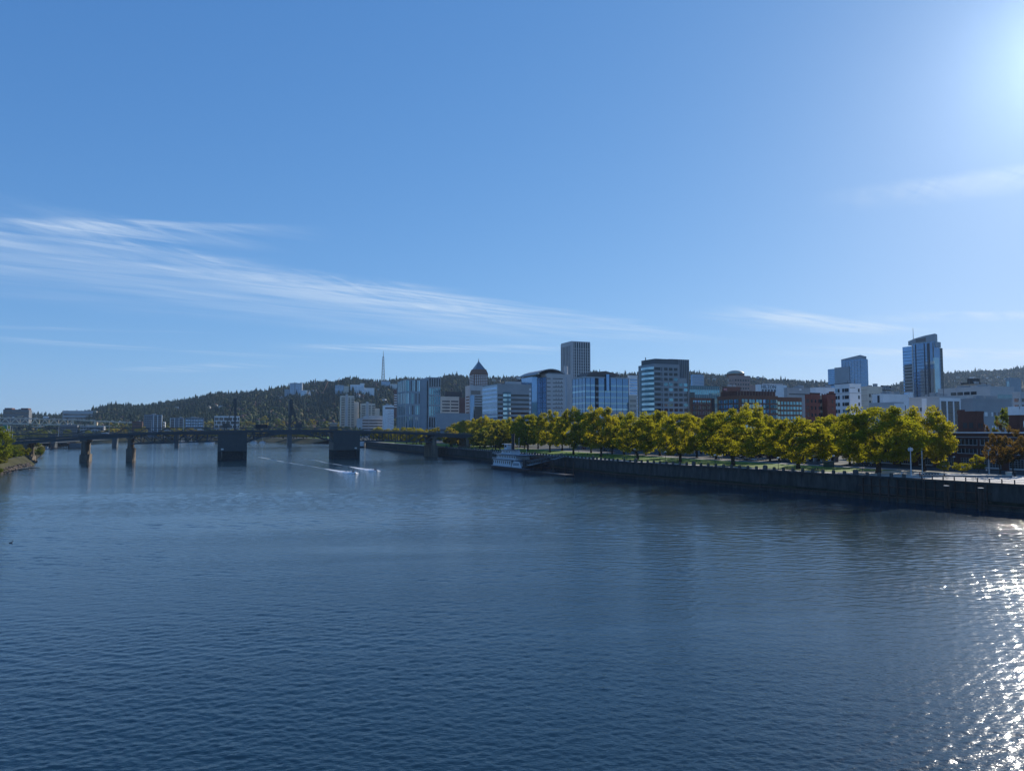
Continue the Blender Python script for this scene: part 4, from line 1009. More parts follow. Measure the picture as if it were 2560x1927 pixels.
b = Bld('grey_block', 'long plain grey block with scattered small windows behind the brick ruin', 2433, 2402, 2528, 1000, w=150)
b.body(W_GREY); H = b.h
for j in range(3):
    for a in (.12, .3, .34, .48, .55, .66, .71, .78, .86): b.face('r', 'window', W_WHITE if rr.random() < .4 else GL_DARK, b.wx * a - .5, b.wx * a + .5, H * (.3 + .22 * j), H * (.3 + .22 * j) + 1.9)
    b.face('l', 'window', W_WHITE, b.wy * .5 - .6, b.wy * .5 + .6, H * (.3 + .22 * j), H * (.3 + .22 * j) + 2)
b.plant(n=3, hmax=2.5)
b = Bld('brick_ruin', 'dark red brick building with square openings right of the last big tree', 2441, 2392, 2457, 1033, w=112)
b.body(W_DBRICK); b.box('chimney', W_DBRICK, -.1, 2, b.wy * .78, b.wy + .05, b.h, b.z(1023)); H = b.h
for j in (0, 1, 2):
    for a in (.3, .62): b.face('l', 'window', W_BLACK, b.wy * a - .9, b.wy * a + .9, H * (.16 + .28 * j), H * (.16 + .28 * j) + 2.2)
    for a in (.3, .7): b.face('r', 'window', W_BLACK, b.wx * a - .5, b.wx * a + .5, H * (.16 + .28 * j), H * (.16 + .28 * j) + 2)
b = Bld('white_trim_building', 'dark brick corner building with white trim at right picture edge', 2549, 2545, 2620, 1022, w=120)
b.body(W_DBRICK); b.face('l', 'white_cornice', W_WHITE, 0, b.wy, b.h - 2.4, b.h + .95, -.1, .3); b.face('r', 'white_cornice', W_WHITE, 0, b.wx, b.h - 2.4, b.h + .95, -.1, .3)
b.grid('r', 1, b.wx - 1, 3, b.h - 4, 5, 4, .5, .6, GL_PALE)
# --- brick fire hall along the promenade road
b = Bld('brick_fire_hall', 'long three storey dark brick hall with white coping behind the plaza', 2720, 2135, 2790, 1083, w=91)
H = 13.4; Ly = b.wy
b.box('wall', W_DBRICK, 0, 26, 0, Ly, 0, H); b.box('roof', ROOF, .6, 25.4, .6, Ly - .6, H - .3, H + .05)
b.box('coping', W_WHITE, -.35, .8, -.3, Ly + .3, H + .06, H + .5); b.face('l', 'stone_band', W_STONE, 0, Ly, H - 1.5, H - 1.3, -.1, .1)
for z0, z1 in ((9.1, 11.2), (5.9, 7.6)):
    n_ = int(Ly / 9)
    for i in range(n_):
        a0 = 1.5 + i * (Ly - 3) / n_; a1_ = a0 + (Ly - 3) / n_ * .86
        b.face('l', 'window_strip', GL_DARK, a0, a1_, z0, z1, -.2, .04); b.face('l', 'window_sill', W_GREY, a0 - .2, a1_ + .2, z0 - .3, z0, -.1, .18)
        for k in range(6): b.face('l', 'mullion', W_GREY, a0 + (a1_ - a0) * k / 5 - .09, a0 + (a1_ - a0) * k / 5 + .09, z0, z1, -.1, .12)
n_ = int(Ly / 9)
for i in range(n_):
    a0 = 2 + i * (Ly - 3) / n_; a1_ = a0 + (Ly - 3) / n_ * .66
    d_ = b.face('l', 'bay_door', GL_DARK, a0, a1_, .3, 4.1, -.2, .05)
    for k in range(7): b.face('l', 'door_bar', W_GREY, a0 + (a1_ - a0) * k / 6 - .06, a0 + (a1_ - a0) * k / 6 + .06, .3, 4.1, -.1, .1)
    for k in range(5): b.face('l', 'door_bar', W_GREY, a0, a1_, .9 + k * .75, 1.0 + k * .75, -.1, .12)
    b.face('l', 'door_panel', MULLW, a0, a1_, .3, .9, -.1, .13)
# --- low historic row under the trees
spec = [('arcade_building', 'low dark row with white ground floor columns behind the third tree from right', 2074, 1950, 2092, 86, 12.5, W_DGREY, True),
        ('row_building', 'dark brick low row behind the middle park trees', 1932, 1805, 1946, 92, 11.5, W_DBRICK, False),
        ('row_building', 'grey stone low row with tall windows behind the lawn', 1780, 1652, 1798, 92, 12.5, W_GREY, False),
        ('row_building', 'low dark block behind the gangway trees', 1632, 1500, 1648, 92, 10.5, W_DGREY, False)]
for nm, lb, cp_, lp_, rp_, w_, hh, m_, colm in spec:
    b = Bld(nm, lb, cp_, lp_, rp_, 1060, w=w_); b.h = hh
    b.body(m_, hh); n_ = max(4, int(b.wy / 4.4))
    for i in range(n_):
        a = b.wy * (i + .5) / n_
        b.face('l', 'shop_window', GL_DARK, a - 1.3, a + 1.3, .5, 4.0); b.face('l', 'window', GL_DARK, a - .7, a + .7, 6, 8.6)
        if colm: b.face('l', 'column', W_WHITE, a - 2.4, a - 1.8, 0, 4.6, -.1, 1.3)
    if colm: b.face('l', 'arcade_beam', W_STONE, 0, b.wy, 4.61, 5.4, -.1, 1.5)

# --- blocks along the far river bend and on the hill (left half of the picture)
b = Bld('white_hotel', 'narrow white tower left of the courthouse', 963, 957, 985, 1014, w=130); b.body(W_WHITE); b.face('r', 'dark_band', GL_DARK, 0, b.wx, b.z(1022), b.z(1018.5)); b.grid('r', b.wx * .3, b.wx * .95, 4, b.z(1024), 5, 10, .55, .5, GL_BLUE); b.plant(n=1)
b = Bld('striped_tower', 'dark tower with white stripes hidden behind the courthouse edge', 985, 984, 1000, 974, w=260); b.body(W_DBRICK); b.bands('r', 0, b.wx, b.z(1020), b.z(984), 6, .4, W_WHITE)
for nm, lb, c0, l0, r0, tp in (('apartment_tower', 'taller of two beige apartment towers under the wooded hill', 853, 850, 886, 990), ('apartment_tower', 'shorter of two beige apartment towers under the wooded hill', 904, 901, 938, 1009)):
    b = Bld(nm, lb, c0, l0, r0, tp, Y=1750); b.body(W_CREAM); n_ = 22 if tp < 1000 else 17
    b.box('centre_shaft', W_STONE, b.wx * .33, b.wx * .5, -1.2, 0, 0, b.h + 5); b.box('side_wing', W_CREAM, b.wx + .01, b.wx + 12, 5, b.wy, 0, b.h * .86)
    for a0, a1_ in ((.02, .28), (.55, .68), (.78, .98)): b.bands('r', b.wx * a0, b.wx * a1_, 4, b.h - 3, n_, .5, GL_DARK, 'balcony_recess')
    for j in range(n_): b.box('balcony_slab', W_CREAM, -1.2, b.wx + 1.2, -1.0, -.1, 4 + (b.h - 7) / n_ * j - .3, 4 + (b.h - 7) / n_ * j + .3)
b = Bld('terraced_offices', 'low terraced white office block among trees below apartment towers', 905, 893, 960, 1046, Y=1500); b.body(W_STONE); b.bands('r', 1, b.wx - 1, 2, b.h - 1, 6, .5, GL_DARK); b.box('upper_terrace', W_STONE, b.wx * .3, b.wx, 8, b.wy, b.h + .2, b.z(1039))
b = Bld('apartment_block', 'blue grey balcony apartment block at the far river bend', 360, 357, 406, 1037, Y=1480); b.body(W_APT); b.grid('r', 1, b.wx * .45, 4, b.h - 2, 4, 9, .6, .45, GL_DARK); b.bands('r', b.wx * .55, b.wx - .6, 4, b.h - 2, 9, .5, GL_DARK, 'balcony_recess'); b.fins('r', b.wx * .55, b.wx, 3, b.h, 2, 1.2, W_WHITE, 'pier', 1.0); b.plant(n=2)
b = Bld('white_annex', 'small white block right of the blue grey apartments', 408, 407, 415, 1055, Y=1500); b.body(W_WHITE); b.bands('r', 0, b.wx, 3, b.h - 1, 5, .4, GL_DARK)
b = Bld('apartment_block', 'mid rise blue balcony apartments, middle of the riverside blocks', 426, 424, 460, 1045, Y=1490); b.body(W_APT); b.bands('r', .6, b.wx * .4, 4, b.h - 2, 7, .55, GL_DARK, 'balcony_recess'); b.bands('r', b.wx * .6, b.wx - .6, 4, b.h - 2, 7, .55, GL_DARK, 'balcony_recess'); b.fins('r', 0, b.wx, 3, b.h, 3, .9, W_WHITE, 'pier', .8)
b = Bld('apartment_block', 'dull glass apartment block left of the white gridded building', 463, 461, 511, 1045, Y=1500); b.body(W_APT); b.grid('r', 1, b.wx - 1, 4, b.h - 2, 7, 6, .65, .45, GL_BLUE); b.fins('r', 0, b.wx, 3, b.h, 6, .6, W_STONE, 'pier', .5); b.plant(n=2)
b = Bld('gridded_building', 'white framed block with staggered dark windows near the lift bridge', 536, 534, 600, 1041, Y=1480); b.body(W_WHITE)
for j in range(5):
    off = .5 if j % 2 else 0.0
    for k in range(6):
        a0 = max(0, (k - off) / 5.5); a1_ = min(1, (k + 1 - off) / 5.5)
        if a1_ - a0 > .05: b.face('r', 'window', GL_DARK, b.wx * a0 + .6, b.wx * a1_ - .6, 3 + (b.h - 4) / 5 * (j + .1), 3 + (b.h - 4) / 5 * (j + .9))
b = Bld('long_white_building', 'long white building with dark window bands behind the motorway bridge', 157, 150, 243, 1027, Y=2300); b.body(W_STONE); b.bands('r', 2, b.wx - 8, b.h * .2, b.h - 6, 5, .42, GL_DARK)
b = Bld('dark_building', 'dark building with two raised ends at the left skyline', 8, 2, 74, 1024, Y=2000); b.body(W_DGREY); b.bands('r', 2, b.wx - 2, b.h * .3, b.h - 3, 4, .4, GL_DARK)
for a in (.05, .68): b.box('raised_end', W_DBRICK, b.wx * a, b.wx * (a + .28), 1, b.wy, b.h + .1, b.z(1019.5))
for lb, c0, r0, tp, bt, Y_, m_ in (('brown riverside block just right of the motorway bridge end', 330, 358, 1054, 0, 1560, W_DBRICK), ('pale long riverside shed behind the motorway bridge', 250, 332, 1052, 0, 2050, W_TAN),
                                   ('grey warehouse under the motorway bridge at left', 150, 196, 1063, 0, 1500, W_DGREY), ('pale warehouse with dark doors under the motorway bridge', 200, 262, 1066, 0, 1520, W_GREY)):
    b = Bld('warehouse', lb, c0, c0 - 2, r0, tp, Y=Y_); b.body(m_); b.grid('r', 1, b.wx - 1, 2, b.h - 2, 8, 4, .6, .4, GL_DARK)

# ------------------------------------------------------------------ trees
def leaf_material(name, col_a, col_b, trans=0.56, tint=0.25):
    m = bpy.data.materials.new(name); m.use_nodes = True
    t = m.node_tree; t.nodes.clear()
    out = t.nodes.new('ShaderNodeOutputMaterial'); mixs = t.nodes.new('ShaderNodeMixShader'); mixs.inputs[0].default_value = trans
    df = t.nodes.new('ShaderNodeBsdfDiffuse'); tr = t.nodes.new('ShaderNodeBsdfTranslucent')
    g = t.nodes.new('ShaderNodeNewGeometry'); n = t.nodes.new('ShaderNodeTexNoise'); n.inputs['Scale'].default_value = 0.55; n.inputs['Detail'].default_value = 4
    t.links.new(g.outputs['Position'], n.inputs['Vector'])
    oi = t.nodes.new('ShaderNodeObjectInfo')
    ad = t.nodes.new('ShaderNodeMath'); ad.operation = 'MULTIPLY_ADD'; t.links.new(oi.outputs['Random'], ad.inputs[0]); ad.inputs[1].default_value = tint * 2; ad.inputs[2].default_value = -tint
    a2_ = t.nodes.new('ShaderNodeMath'); a2_.operation = 'ADD'; a2_.use_clamp = True; t.links.new(n.outputs[0], a2_.inputs[0]); t.links.new(ad.outputs[0], a2_.inputs[1])
    mx_ = t.nodes.new('ShaderNodeMix'); mx_.data_type = 'RGBA'; t.links.new(a2_.outputs[0], mx_.inputs[0])
    mx_.inputs[6].default_value = (*col_a, 1); mx_.inputs[7].default_value = (*col_b, 1)
    t.links.new(mx_.outputs[2], df.inputs[0])
    sc = t.nodes.new('ShaderNodeVectorMath'); sc.operation = 'MULTIPLY'; sc.inputs[1].default_value = (2.7, 2.5, 0.8); t.links.new(mx_.outputs[2], sc.inputs[0])
    t.links.new(sc.outputs[0], tr.inputs[0])
    t.links.new(df.outputs[0], mixs.inputs[1]); t.links.new(tr.outputs[0], mixs.inputs[2]); t.links.new(mixs.outputs[0], out.inputs[0])
    return m
LEAF_P = leaf_material('plane_tree_leaves', (0.125, 0.138, 0.017), (0.225, 0.200, 0.028))
LEAF_G = leaf_material('green_leaves', (0.055, 0.085, 0.018), (0.11, 0.12, 0.025))
LEAF_R = leaf_material('russet_leaves', (0.070, 0.045, 0.024), (0.100, 0.068, 0.034))
LEAF_Y = leaf_material('spring_leaves', (0.12, 0.125, 0.035), (0.17, 0.145, 0.05), tint=.45)
LEAF_S = leaf_material('shrub_leaves', (0.05, 0.075, 0.018), (0.11, 0.11, 0.03), tint=.4)
BARK = mat('bark', (0.05, 0.042, 0.035), 0.9, 0.3, 1.5, spec=0.2)
def leaves_mesh(name, pts, size, rg, m):
    """small leaf sprays, one four-cornered face each"""
    n = len(pts); a = rg.normal(size=(n, 3)); a /= np.linalg.norm(a, axis=1)[:, None]
    b = rg.normal(size=(n, 3)); b -= a * (a * b).sum(1)[:, None]; b /= np.linalg.norm(b, axis=1)[:, None]
    sz = size * rg.uniform(.55, 1.25, n)[:, None]
    v = np.empty((n, 4, 3)); v[:, 0] = pts - a * sz * .62; v[:, 1] = pts + b * sz * .36; v[:, 2] = pts + a * sz * .62; v[:, 3] = pts - b * sz * .36
    me = bpy.data.meshes.new(name); me.vertices.add(n * 4); me.vertices.foreach_set('co', v.reshape(-1))
    me.loops.add(n * 4); me.loops.foreach_set('vertex_index', np.arange(n * 4, dtype=np.int32))
    me.polygons.add(n); me.polygons.foreach_set('loop_start', np.arange(0, n * 4, 4, dtype=np.int32)); me.polygons.foreach_set('loop_total', np.full(n, 4, dtype=np.int32))
    me.update(calc_edges=True); me.materials.append(m); return me
def tree_meshes(seed, H, Rc, base, nclump, nleaf, lsize, m, dome=True, trunk_r=.55, puff=1.0):
    rg = np.random.default_rng(seed)
    lob = rg.normal(size=(7, 3)); lob /= np.linalg.norm(lob, axis=1)[:, None]
    def outline(d): return 0.95 + 0.08 * np.max(np.maximum(0, d @ lob.T) ** 4, axis=-1)
    cz_ = base + (H - base) * (.36 if dome else .5)
    cl = []
    while len(cl) < nclump:
        d = rg.normal(size=3); d /= np.linalg.norm(d)
        if d[2] < -.93: continue
        r = rg.uniform(.40, 1.0) ** .42 * outline(d)
        hz_ = (H - cz_) if d[2] > 0 else (cz_ - base)
        p = np.array([d[0] * Rc * r, d[1] * Rc * r, cz_ + d[2] * hz_ * r])
        cl.append(p)
    cl = np.array(cl)
    # limbs: every clump hangs on the nearest point of what has grown so far
    nodes = [np.array([0, 0, 0.0]), np.array([rg.normal() * .1, rg.normal() * .1, base * .55]), np.array([rg.normal() * .25, rg.normal() * .25, base * 1.05])]
    par = [-1, 0, 1]; order = np.argsort(np.linalg.norm(cl - nodes[2], axis=1))
    for i in order:
        t = cl[i]; nn = np.array(nodes)
        cost = np.linalg.norm(nn - t, axis=1) + np.where(np.arange(len(nn)) < 2, 1e3, 0) + np.maximum(0, nn[:, 2] - t[2]) * .8
        k = int(np.argmin(cost)); s0 = nodes[k]; dv = t - s0
        for f in (.4, .75, 1.0):
            q = s0 + dv * f + rg.normal(size=3) * .05 * np.linalg.norm(dv); q[2] -= .10 * np.linalg.norm(dv) * math.sin(math.pi * f) * (-1 if f < .9 else 0)
            nodes.append(q); par.append(k); k = len(nodes) - 1
    w = [0.0] * len(nodes)
    for i in range(len(nodes) - 1, 0, -1):
        w[i] += .03; w[par[i]] += w[i]
    tr = MB(); mxw = max(w)
    for i in range(1, len(nodes)):
        ra = trunk_r * (w[par[i]] / mxw) ** .5; rb = trunk_r * (w[i] / mxw) ** .5
        rb = min(rb, ra); ra = min(ra, rb * 1.9)
        if i == 1: ra = trunk_r * 1.35
        tr.tube([nodes[par[i]], nodes[i]], [max(ra, .05), max(rb, .045)], 5 if rb > .15 else 3, caps=False)
    per = nleaf // nclump; P_ = []
    for c in cl:
        d = rg.normal(size=(per, 3)); d /= np.linalg.norm(d, axis=1)[:, None]
        rad = Rc * rg.uniform(.12, .20) * puff
        P_.append(c + d * (rg.uniform(.1, 1.0, (per, 1)) ** .6) * rad * np.array([1, 1, .8]))
    P_ = np.concatenate(P_)
    return tr.mesh('trunk', BARK), leaves_mesh('crown', P_, lsize, rg, m)
PLANES = [tree_meshes(11 + i, 20, 10.0, 2.9, 140, 22000, .52, LEAF_P) for i in range(5)]
ROUND = [tree_meshes(31 + i, 10, 4.6, 1.4, 36, 2800, .6, LEAF_Y, trunk_r=.3, puff=1.4) for i in range(3)]
GREENS = [tree_meshes(41 + i, 20, 8.5, 3.2, 70, 7000, .66, LEAF_G, puff=1.25) for i in range(2)]
RUSSET = [tree_meshes(51 + i, 12, 4.2, 2.6, 60, 5200, .34, LEAF_R, trunk_r=.22, puff=1.35) for i in range(2)]
SMALL = [tree_meshes(61 + i, 6, 2.5, 1.2, 40, 3200, .26, LEAF_P, trunk_r=.12, puff=1.7) for i in range(2)]
SHRUB = [tree_meshes(71 + i, 4, 3.0, .1, 40, 3800, .34, LEAF_S, trunk_r=.12, puff=1.6) for i in range(3)]
def place_tree(name, proto, Hp, Rp, loc, h, rad, rz, label, group=None, cat='tree', lean=0.0):
    o = empty(name, loc, rz, label, cat, group)
    o.scale = (rad / Rp, rad / Rp, h / Hp); o.rotation_euler = (lean, 0, rz)
    link('trunk', proto[0], None, o); link('crown', proto[1], None, o)
    return o
front = [(2311, 1177, 66, 1020), (2196, 1182, 98, 1013), (1996, 1172, 80, 1048), (1833, 1163, 82, 1030), (1701, 1155, 60, 1034), (1594, 1148, 56, 1033), (1503, 1141, 47, 1015), (1434, 1136, 43, 1022), (1375, 1131, 37, 1031), (1320, 1127, 38, 1036), (1283, 1124, 31, 1046), (1246, 1120, 31, 1047), (1212, 1118, 30, 1042), (1182, 1114, 28, 1050)]
ordn = ['nearest', 'second', 'third', 'fourth', 'fifth', 'sixth', 'seventh', 'eighth', 'ninth', 'tenth', 'eleventh', 'twelfth', 'thirteenth', 'fourteenth']
extra = {0: 'spreading yellow green plane tree, rightmost of the promenade row by the plaza', 1: 'largest dark crowned plane tree in front row, second counted from the right'}
for i, (px, py, hw, tp) in enumerate(front):
    p = on_level(px, py, G); h = height_at(tp, p.y) - G; rad = hw * p.y / F
    lb = extra.get(i, 'yellow green plane tree on the lawn, %s of the front row counted from the right' % ordn[i])
    place_tree('plane_tree', PLANES[i % 5], 20, 10, (p.x, p.y, G), h * 1.02, rad * 1.10, 1.3 * i, lb, 'plane trees of the front row')
back = [(1650, 1139, 50, 1023), (1742, 1143, 44, 1040), (1790, 1147, 46, 1031), (1880, 1149, 46, 1009), (1925, 1152, 40, 1040), (1948, 1153, 40, 1043), (2082, 1160, 58, 1036), (2125, 1163, 50, 1046), (1560, 1137, 42, 1033), (1478, 1132, 38, 1036), (1405, 1127, 36, 1040), (1345, 1122, 34, 1043), (1300, 1119, 30, 1048), (1262, 1115, 30, 1050), (1228, 1112, 28, 1050), (1195, 1110, 28, 1052), (1165, 1108, 28, 1050), (1140, 1106, 26, 1056), (1615, 1137, 40, 1040), (1530, 1135, 36, 1042), (2250, 1166, 60, 1032)]
seen_gap = []
for i, (px, py, hw, tp) in enumerate(back):
    p = on_level(px, py, G); h = height_at(tp, p.y) - G; rad = hw * p.y / F
    fx = [q[0] for q in front]; j = sum(1 for q in fx if q > px); a_, b_ = ordn[max(0, j - 1)], ordn[min(len(ordn) - 1, j)]
    gap = 'plane tree behind the front row, between its %s and %s trees from the right' % (a_, b_) if 0 < j < len(fx) else 'last plane tree behind the front row, near the road bridge end'
    seen_gap.append(gap); c_ = seen_gap.count(gap)
    lb = gap if c_ == 1 else gap.replace('plane tree', ['farther plane tree', 'third plane tree', 'fourth plane tree'][c_ - 2], 1)
    place_tree('plane_tree', PLANES[(i * 3 + 1) % 5], 20, 10, (p.x, p.y, G), h, rad * 1.0, 2.1 * i, lb, 'plane trees behind the front row')
# the park goes on beyond the road bridge
r5 = random.Random(55)
for i in range(46):
    w = r5.choice((14, 26, 40, 50)) + r5.uniform(-3, 3); s = 215 + i * 10.2 + r5.uniform(-4, 4)
    p = ORG + U * s + V * w
    place_tree('plane_tree', PLANES[i % 5] if i % 3 else ROUND[i % 3], 20 if i % 3 else 10, 10 if i % 3 else 4.6, (p.x, p.y, G), r5.uniform(13.5, 18.5), r5.uniform(7, 9.5), r5.uniform(0, 6), 'yellowish plane tree in the far part of the park by the road bridge', 'far park trees by the road bridge')
# single trees at the right
def tree_px(name, protos, Hp, Rp, px, py, hw, tp, label, i=0, Y=None, z=G, group=None):
    p = on_level(px, py, z) if Y is None else world_at(px, py, Y)
    h = height_at(tp, p.y) - z; rad = hw * p.y / F
    return place_tree(name, protos[i % len(protos)], Hp, Rp, (p.x, p.y, z), h, rad, px, label, group)
tree_px('street_tree', RUSSET, 12, 4.2, 2500, 1186, 32, 1076, 'russet budding street tree in front of the brick fire hall', 0)
tree_px('street_tree', RUSSET, 12, 4.2, 2533, 1184, 30, 1064, 'second russet street tree near the right picture edge', 1)
p = city(2516, 135); place_tree('green_tree', GREENS[0], 20, 8.5, (p.x, p.y, G), height_at(1017, p.y) - G, 32 * p.y / F, .4, 'bright green tree rising behind the fire hall roof at right', None)
for i, (px, tp) in enumerate(((2462, 1048), (2495, 1050), (2550, 1060))):
    p = city(px, 126); place_tree('street_tree', RUSSET[i % 2], 12, 4.2, (p.x, p.y, G), height_at(tp, p.y) - G, 14 * p.y / F, i, 'narrow reddish tree top showing above the fire hall roof', 'reddish trees behind the fire hall')
for i, (px, py, hw, tp, lb) in enumerate(((2405, 1183, 21, 1154, 'small pale yellow round tree on the plaza, left of the two'), (2446, 1181, 18, 1136, 'small yellow green upright tree on the plaza, right of the two'), (2360, 1182, 14, 1150, 'thin nearly bare young tree left of the plaza trees'))):
    tree_px('young_tree', SMALL, 6, 2.5, px, py, hw, tp, lb, i)
for i, (px, py, tp, hw) in enumerate(((1960, 1130, 1045, 16), (2022, 1140, 1052, 16), (1900, 1130, 1080, 22))):
    p = city(px, 78); place_tree('street_tree', RUSSET[i % 2], 12, 4.2, (p.x, p.y, G), height_at(tp, p.y) - G, hw * p.y / F, i * 2, 'bare reddish street tree half hidden between park tree crowns', 'reddish street trees behind the park')
r6 = random.Random(66)
for i in range(26):
    px = r6.uniform(-30, 330); Yt = r6.uniform(1120, 1330) if px < 120 else r6.uniform(1390, 1900)
    k = (px - CX) / F
    place_tree('bank_tree', GREENS[i % 2], 20, 8.5, (k * Yt, Yt, 5.5), r6.uniform(12, 19), r6.uniform(6, 10), r6.uniform(0, 6), 'dark green tree on the east shore under the motorway bridge', 'east shore trees')
# shrubs and rocks of the near east bank
for i in range(84):
    f = r6.random(); base_ = (EAST[1].lerp(EAST[3], f) if i % 2 else EAST[0].lerp(EAST[1], .4 + .6 * f)) if i % 3 else EAST[3].lerp(EAST[5], f)
    off = r6.uniform(2, 34); p = base_ + Vector((-off, off * .12))
    zz = min(5.5, off * .6 - .5)
    place_tree('shrub', SHRUB[i % 3], 4, 3, (p.x, p.y, zz), r6.uniform(3.0, 5.5) + off * .05, r6.uniform(3, 5.2), r6.uniform(0, 6), 'green shrub on the rocky east bank at left', 'shrubs on the east bank', 'shrub')
for i, (px, Yt, h) in enumerate(((-8, 372, 19), (2, 420, 17), (20, 640, 15), (50, 700, 12), (-30, 460, 18))):
    k = (px - CX) / F; place_tree('bank_tree', GREENS[i % 2], 20, 8.5, (k * Yt, Yt, 5), h, h * .42, i, ['dark tree at the left picture edge above the shrubs', 'second dark tree at the left picture edge', 'yellow green tree behind the left bridge end', 'low dark tree beside the left bridge end', 'tree just outside the left picture edge'][i])
rk = MB(); rg = np.random.default_rng(9)
for i in range(520):
    f = rg.random(); base_ = EAST[0].lerp(EAST[1], f) if i % 4 == 0 else (EAST[1].lerp(EAST[3], f) if i % 4 < 3 else EAST[3].lerp(EAST[6], f))
    off = rg.uniform(-.8, 4.5); s_ = rg.uniform(.25, 1.0)
    c_ = Vector((base_.x - off, base_.y + off * .1, off * .55 - .4))
    rk.ball(c_, (s_ * rg.uniform(.7, 1.4), s_ * rg.uniform(.7, 1.4), s_ * .6), 5, 3)
tag(rk.build('shore_rocks', mat('shore_rock', (.20, .15, .11), .9, .4, .8, bump=.4)), 'brown rocks lining the water edge of the east bank', 'rocks', kind='stuff')
for i, (px, py, ln, a) in enumerate(((78, 1172, 9, .3), (60, 1175, 7, -.2), (92, 1155, 14, 2.1))):
    p = on_level(px, py, 0); d = Vector((math.cos(a), math.sin(a), .04))
    o = MB().tube([-d * ln / 2, d * ln * .1 + Vector((0, 0, .2)), d * ln / 2], [.5, .42, .2], 7).build('drift_log', timber_m if i == 2 else mat('bleached_wood', (.34, .29, .22), .9), None, (p.x, p.y, .5))
    tag(o, ['pale driftwood log lying at the tip of the east bank', 'short driftwood log beside the bank tip', 'dark sloping timber leaning out over the bank edge'][i], 'log')

# ------------------------------------------------------------------ hills and their woods
RIDGE = [(-700, 1034), (-200, 1032), (0, 1031), (80, 1029), (140, 1031), (205, 1025), (240, 1015), (290, 1007), (330, 1006), (400, 1001), (450, 994), (500, 986), (560, 978), (620, 975), (660, 969), (700, 957), (760, 953), (800, 950), (900, 943), (960, 944), (1000, 937), (1080, 941), (1140, 936), (1230, 939), (1280, 936), (1320, 931), (1450, 928), (1540, 926), (1650, 925), (1750, 926), (1800, 930), (1900, 936), (1980, 946), (2040, 948), (2080, 955), (2140, 965), (2195, 968), (2230, 958), (2262, 946), (2330, 932), (2370, 926), (2420, 922), (2480, 919), (2560, 915), (2800, 908), (3300, 915)]
def interp(tbl, x):
    for (a, ya), (b, yb) in zip(tbl, tbl[1:]):
        if a <= x <= b: return ya + (yb - ya) * (x - a) / (b - a)
    return tbl[0][1] if x < tbl[0][0] else tbl[-1][1]
YR = [(-700, 3300), (200, 2900), (700, 3100), (1300, 3300), (1900, 3300), (2180, 3900), (2400, 4200), (3300, 4400)]
YB = [(-700, 2300), (200, 1500), (700, 1500), (1100, 1700), (1900, 2300), (3300, 2600)]
rgh = np.random.default_rng(4); WAV = rgh.uniform(0, 6.28, 8)
def hill_point(px, f):
    yr, yb = interp(YR, px), interp(YB, px); zr = height_at(interp(RIDGE, px), yr) - 24
    Y = yb + (yr - yb) * f; k = (px - CX) / F
    if f <= 1:
        s = f * f * (3 - 2 * f) * .55 + f * .45
        gully = 1 + .10 * math.sin(px / 47 + WAV[0] + f * 3) * math.sin(math.pi * f) + .07 * math.sin(px / 19 + WAV[1] - f * 5) * math.sin(math.pi * f)
        z = G + max(0.0, zr - G) * s * gully
    else: z = G + max(0.0, zr - G) * max(0.0, 1 - (f - 1) * 1.2)
    return Vector((k * Y, Y, z))
cols_ = list(range(-700, 3301, 25)); fr = [0, .08, .16, .24, .32, .4, .5, .6, .7, .8, .9, 1.0, 1.15, 1.5, 1.9]
hl = MB()
for px in cols_:
    for f in fr: hl.v.append(tuple(hill_point(px, f)))
nf = len(fr)
for i in range(len(cols_) - 1):
    for j in range(nf - 1): hl.f.append((i * nf + j, (i + 1) * nf + j, (i + 1) * nf + j + 1, i * nf + j + 1))
tag(hl.build('hills', mat('hill_undergrowth', (.030, .040, .018), .95, .4, .02, spec=.05), smooth=True), kind='structure')
# woods: conifers and broadleaf crowns, far too many to count
def ico():
    t = (1 + 5 ** .5) / 2
    v = np.array([(-1, t, 0), (1, t, 0), (-1, -t, 0), (1, -t, 0), (0, -1, t), (0, 1, t), (0, -1, -t), (0, 1, -t), (t, 0, -1), (t, 0, 1), (-t, 0, -1), (-t, 0, 1)], float); v /= np.linalg.norm(v[0])
    f = np.array([(0, 11, 5), (0, 5, 1), (0, 1, 7), (0, 7, 10), (0, 10, 11), (1, 5, 9), (5, 11, 4), (11, 10, 2), (10, 7, 6), (7, 1, 8), (3, 9, 4), (3, 4, 2), (3, 2, 6), (3, 6, 8), (3, 8, 9), (4, 9, 5), (2, 4, 11), (6, 2, 10), (8, 6, 7), (9, 8, 1)])
    return v, f
def cone3():
    v, f = [], []
    for z0, z1, r in ((.10, .55, 1.0), (.36, .80, .72), (.62, 1.0, .46)):
        k = len(v); 
        for j in range(6): v.append((math.cos(j * 1.0472) * r, math.sin(j * 1.0472) * r, z0))
        v.append((0, 0, z1))
        for j in range(6): f.append((k + j, k + (j + 1) % 6, k + 6))
    return np.array(v), np.array(f)
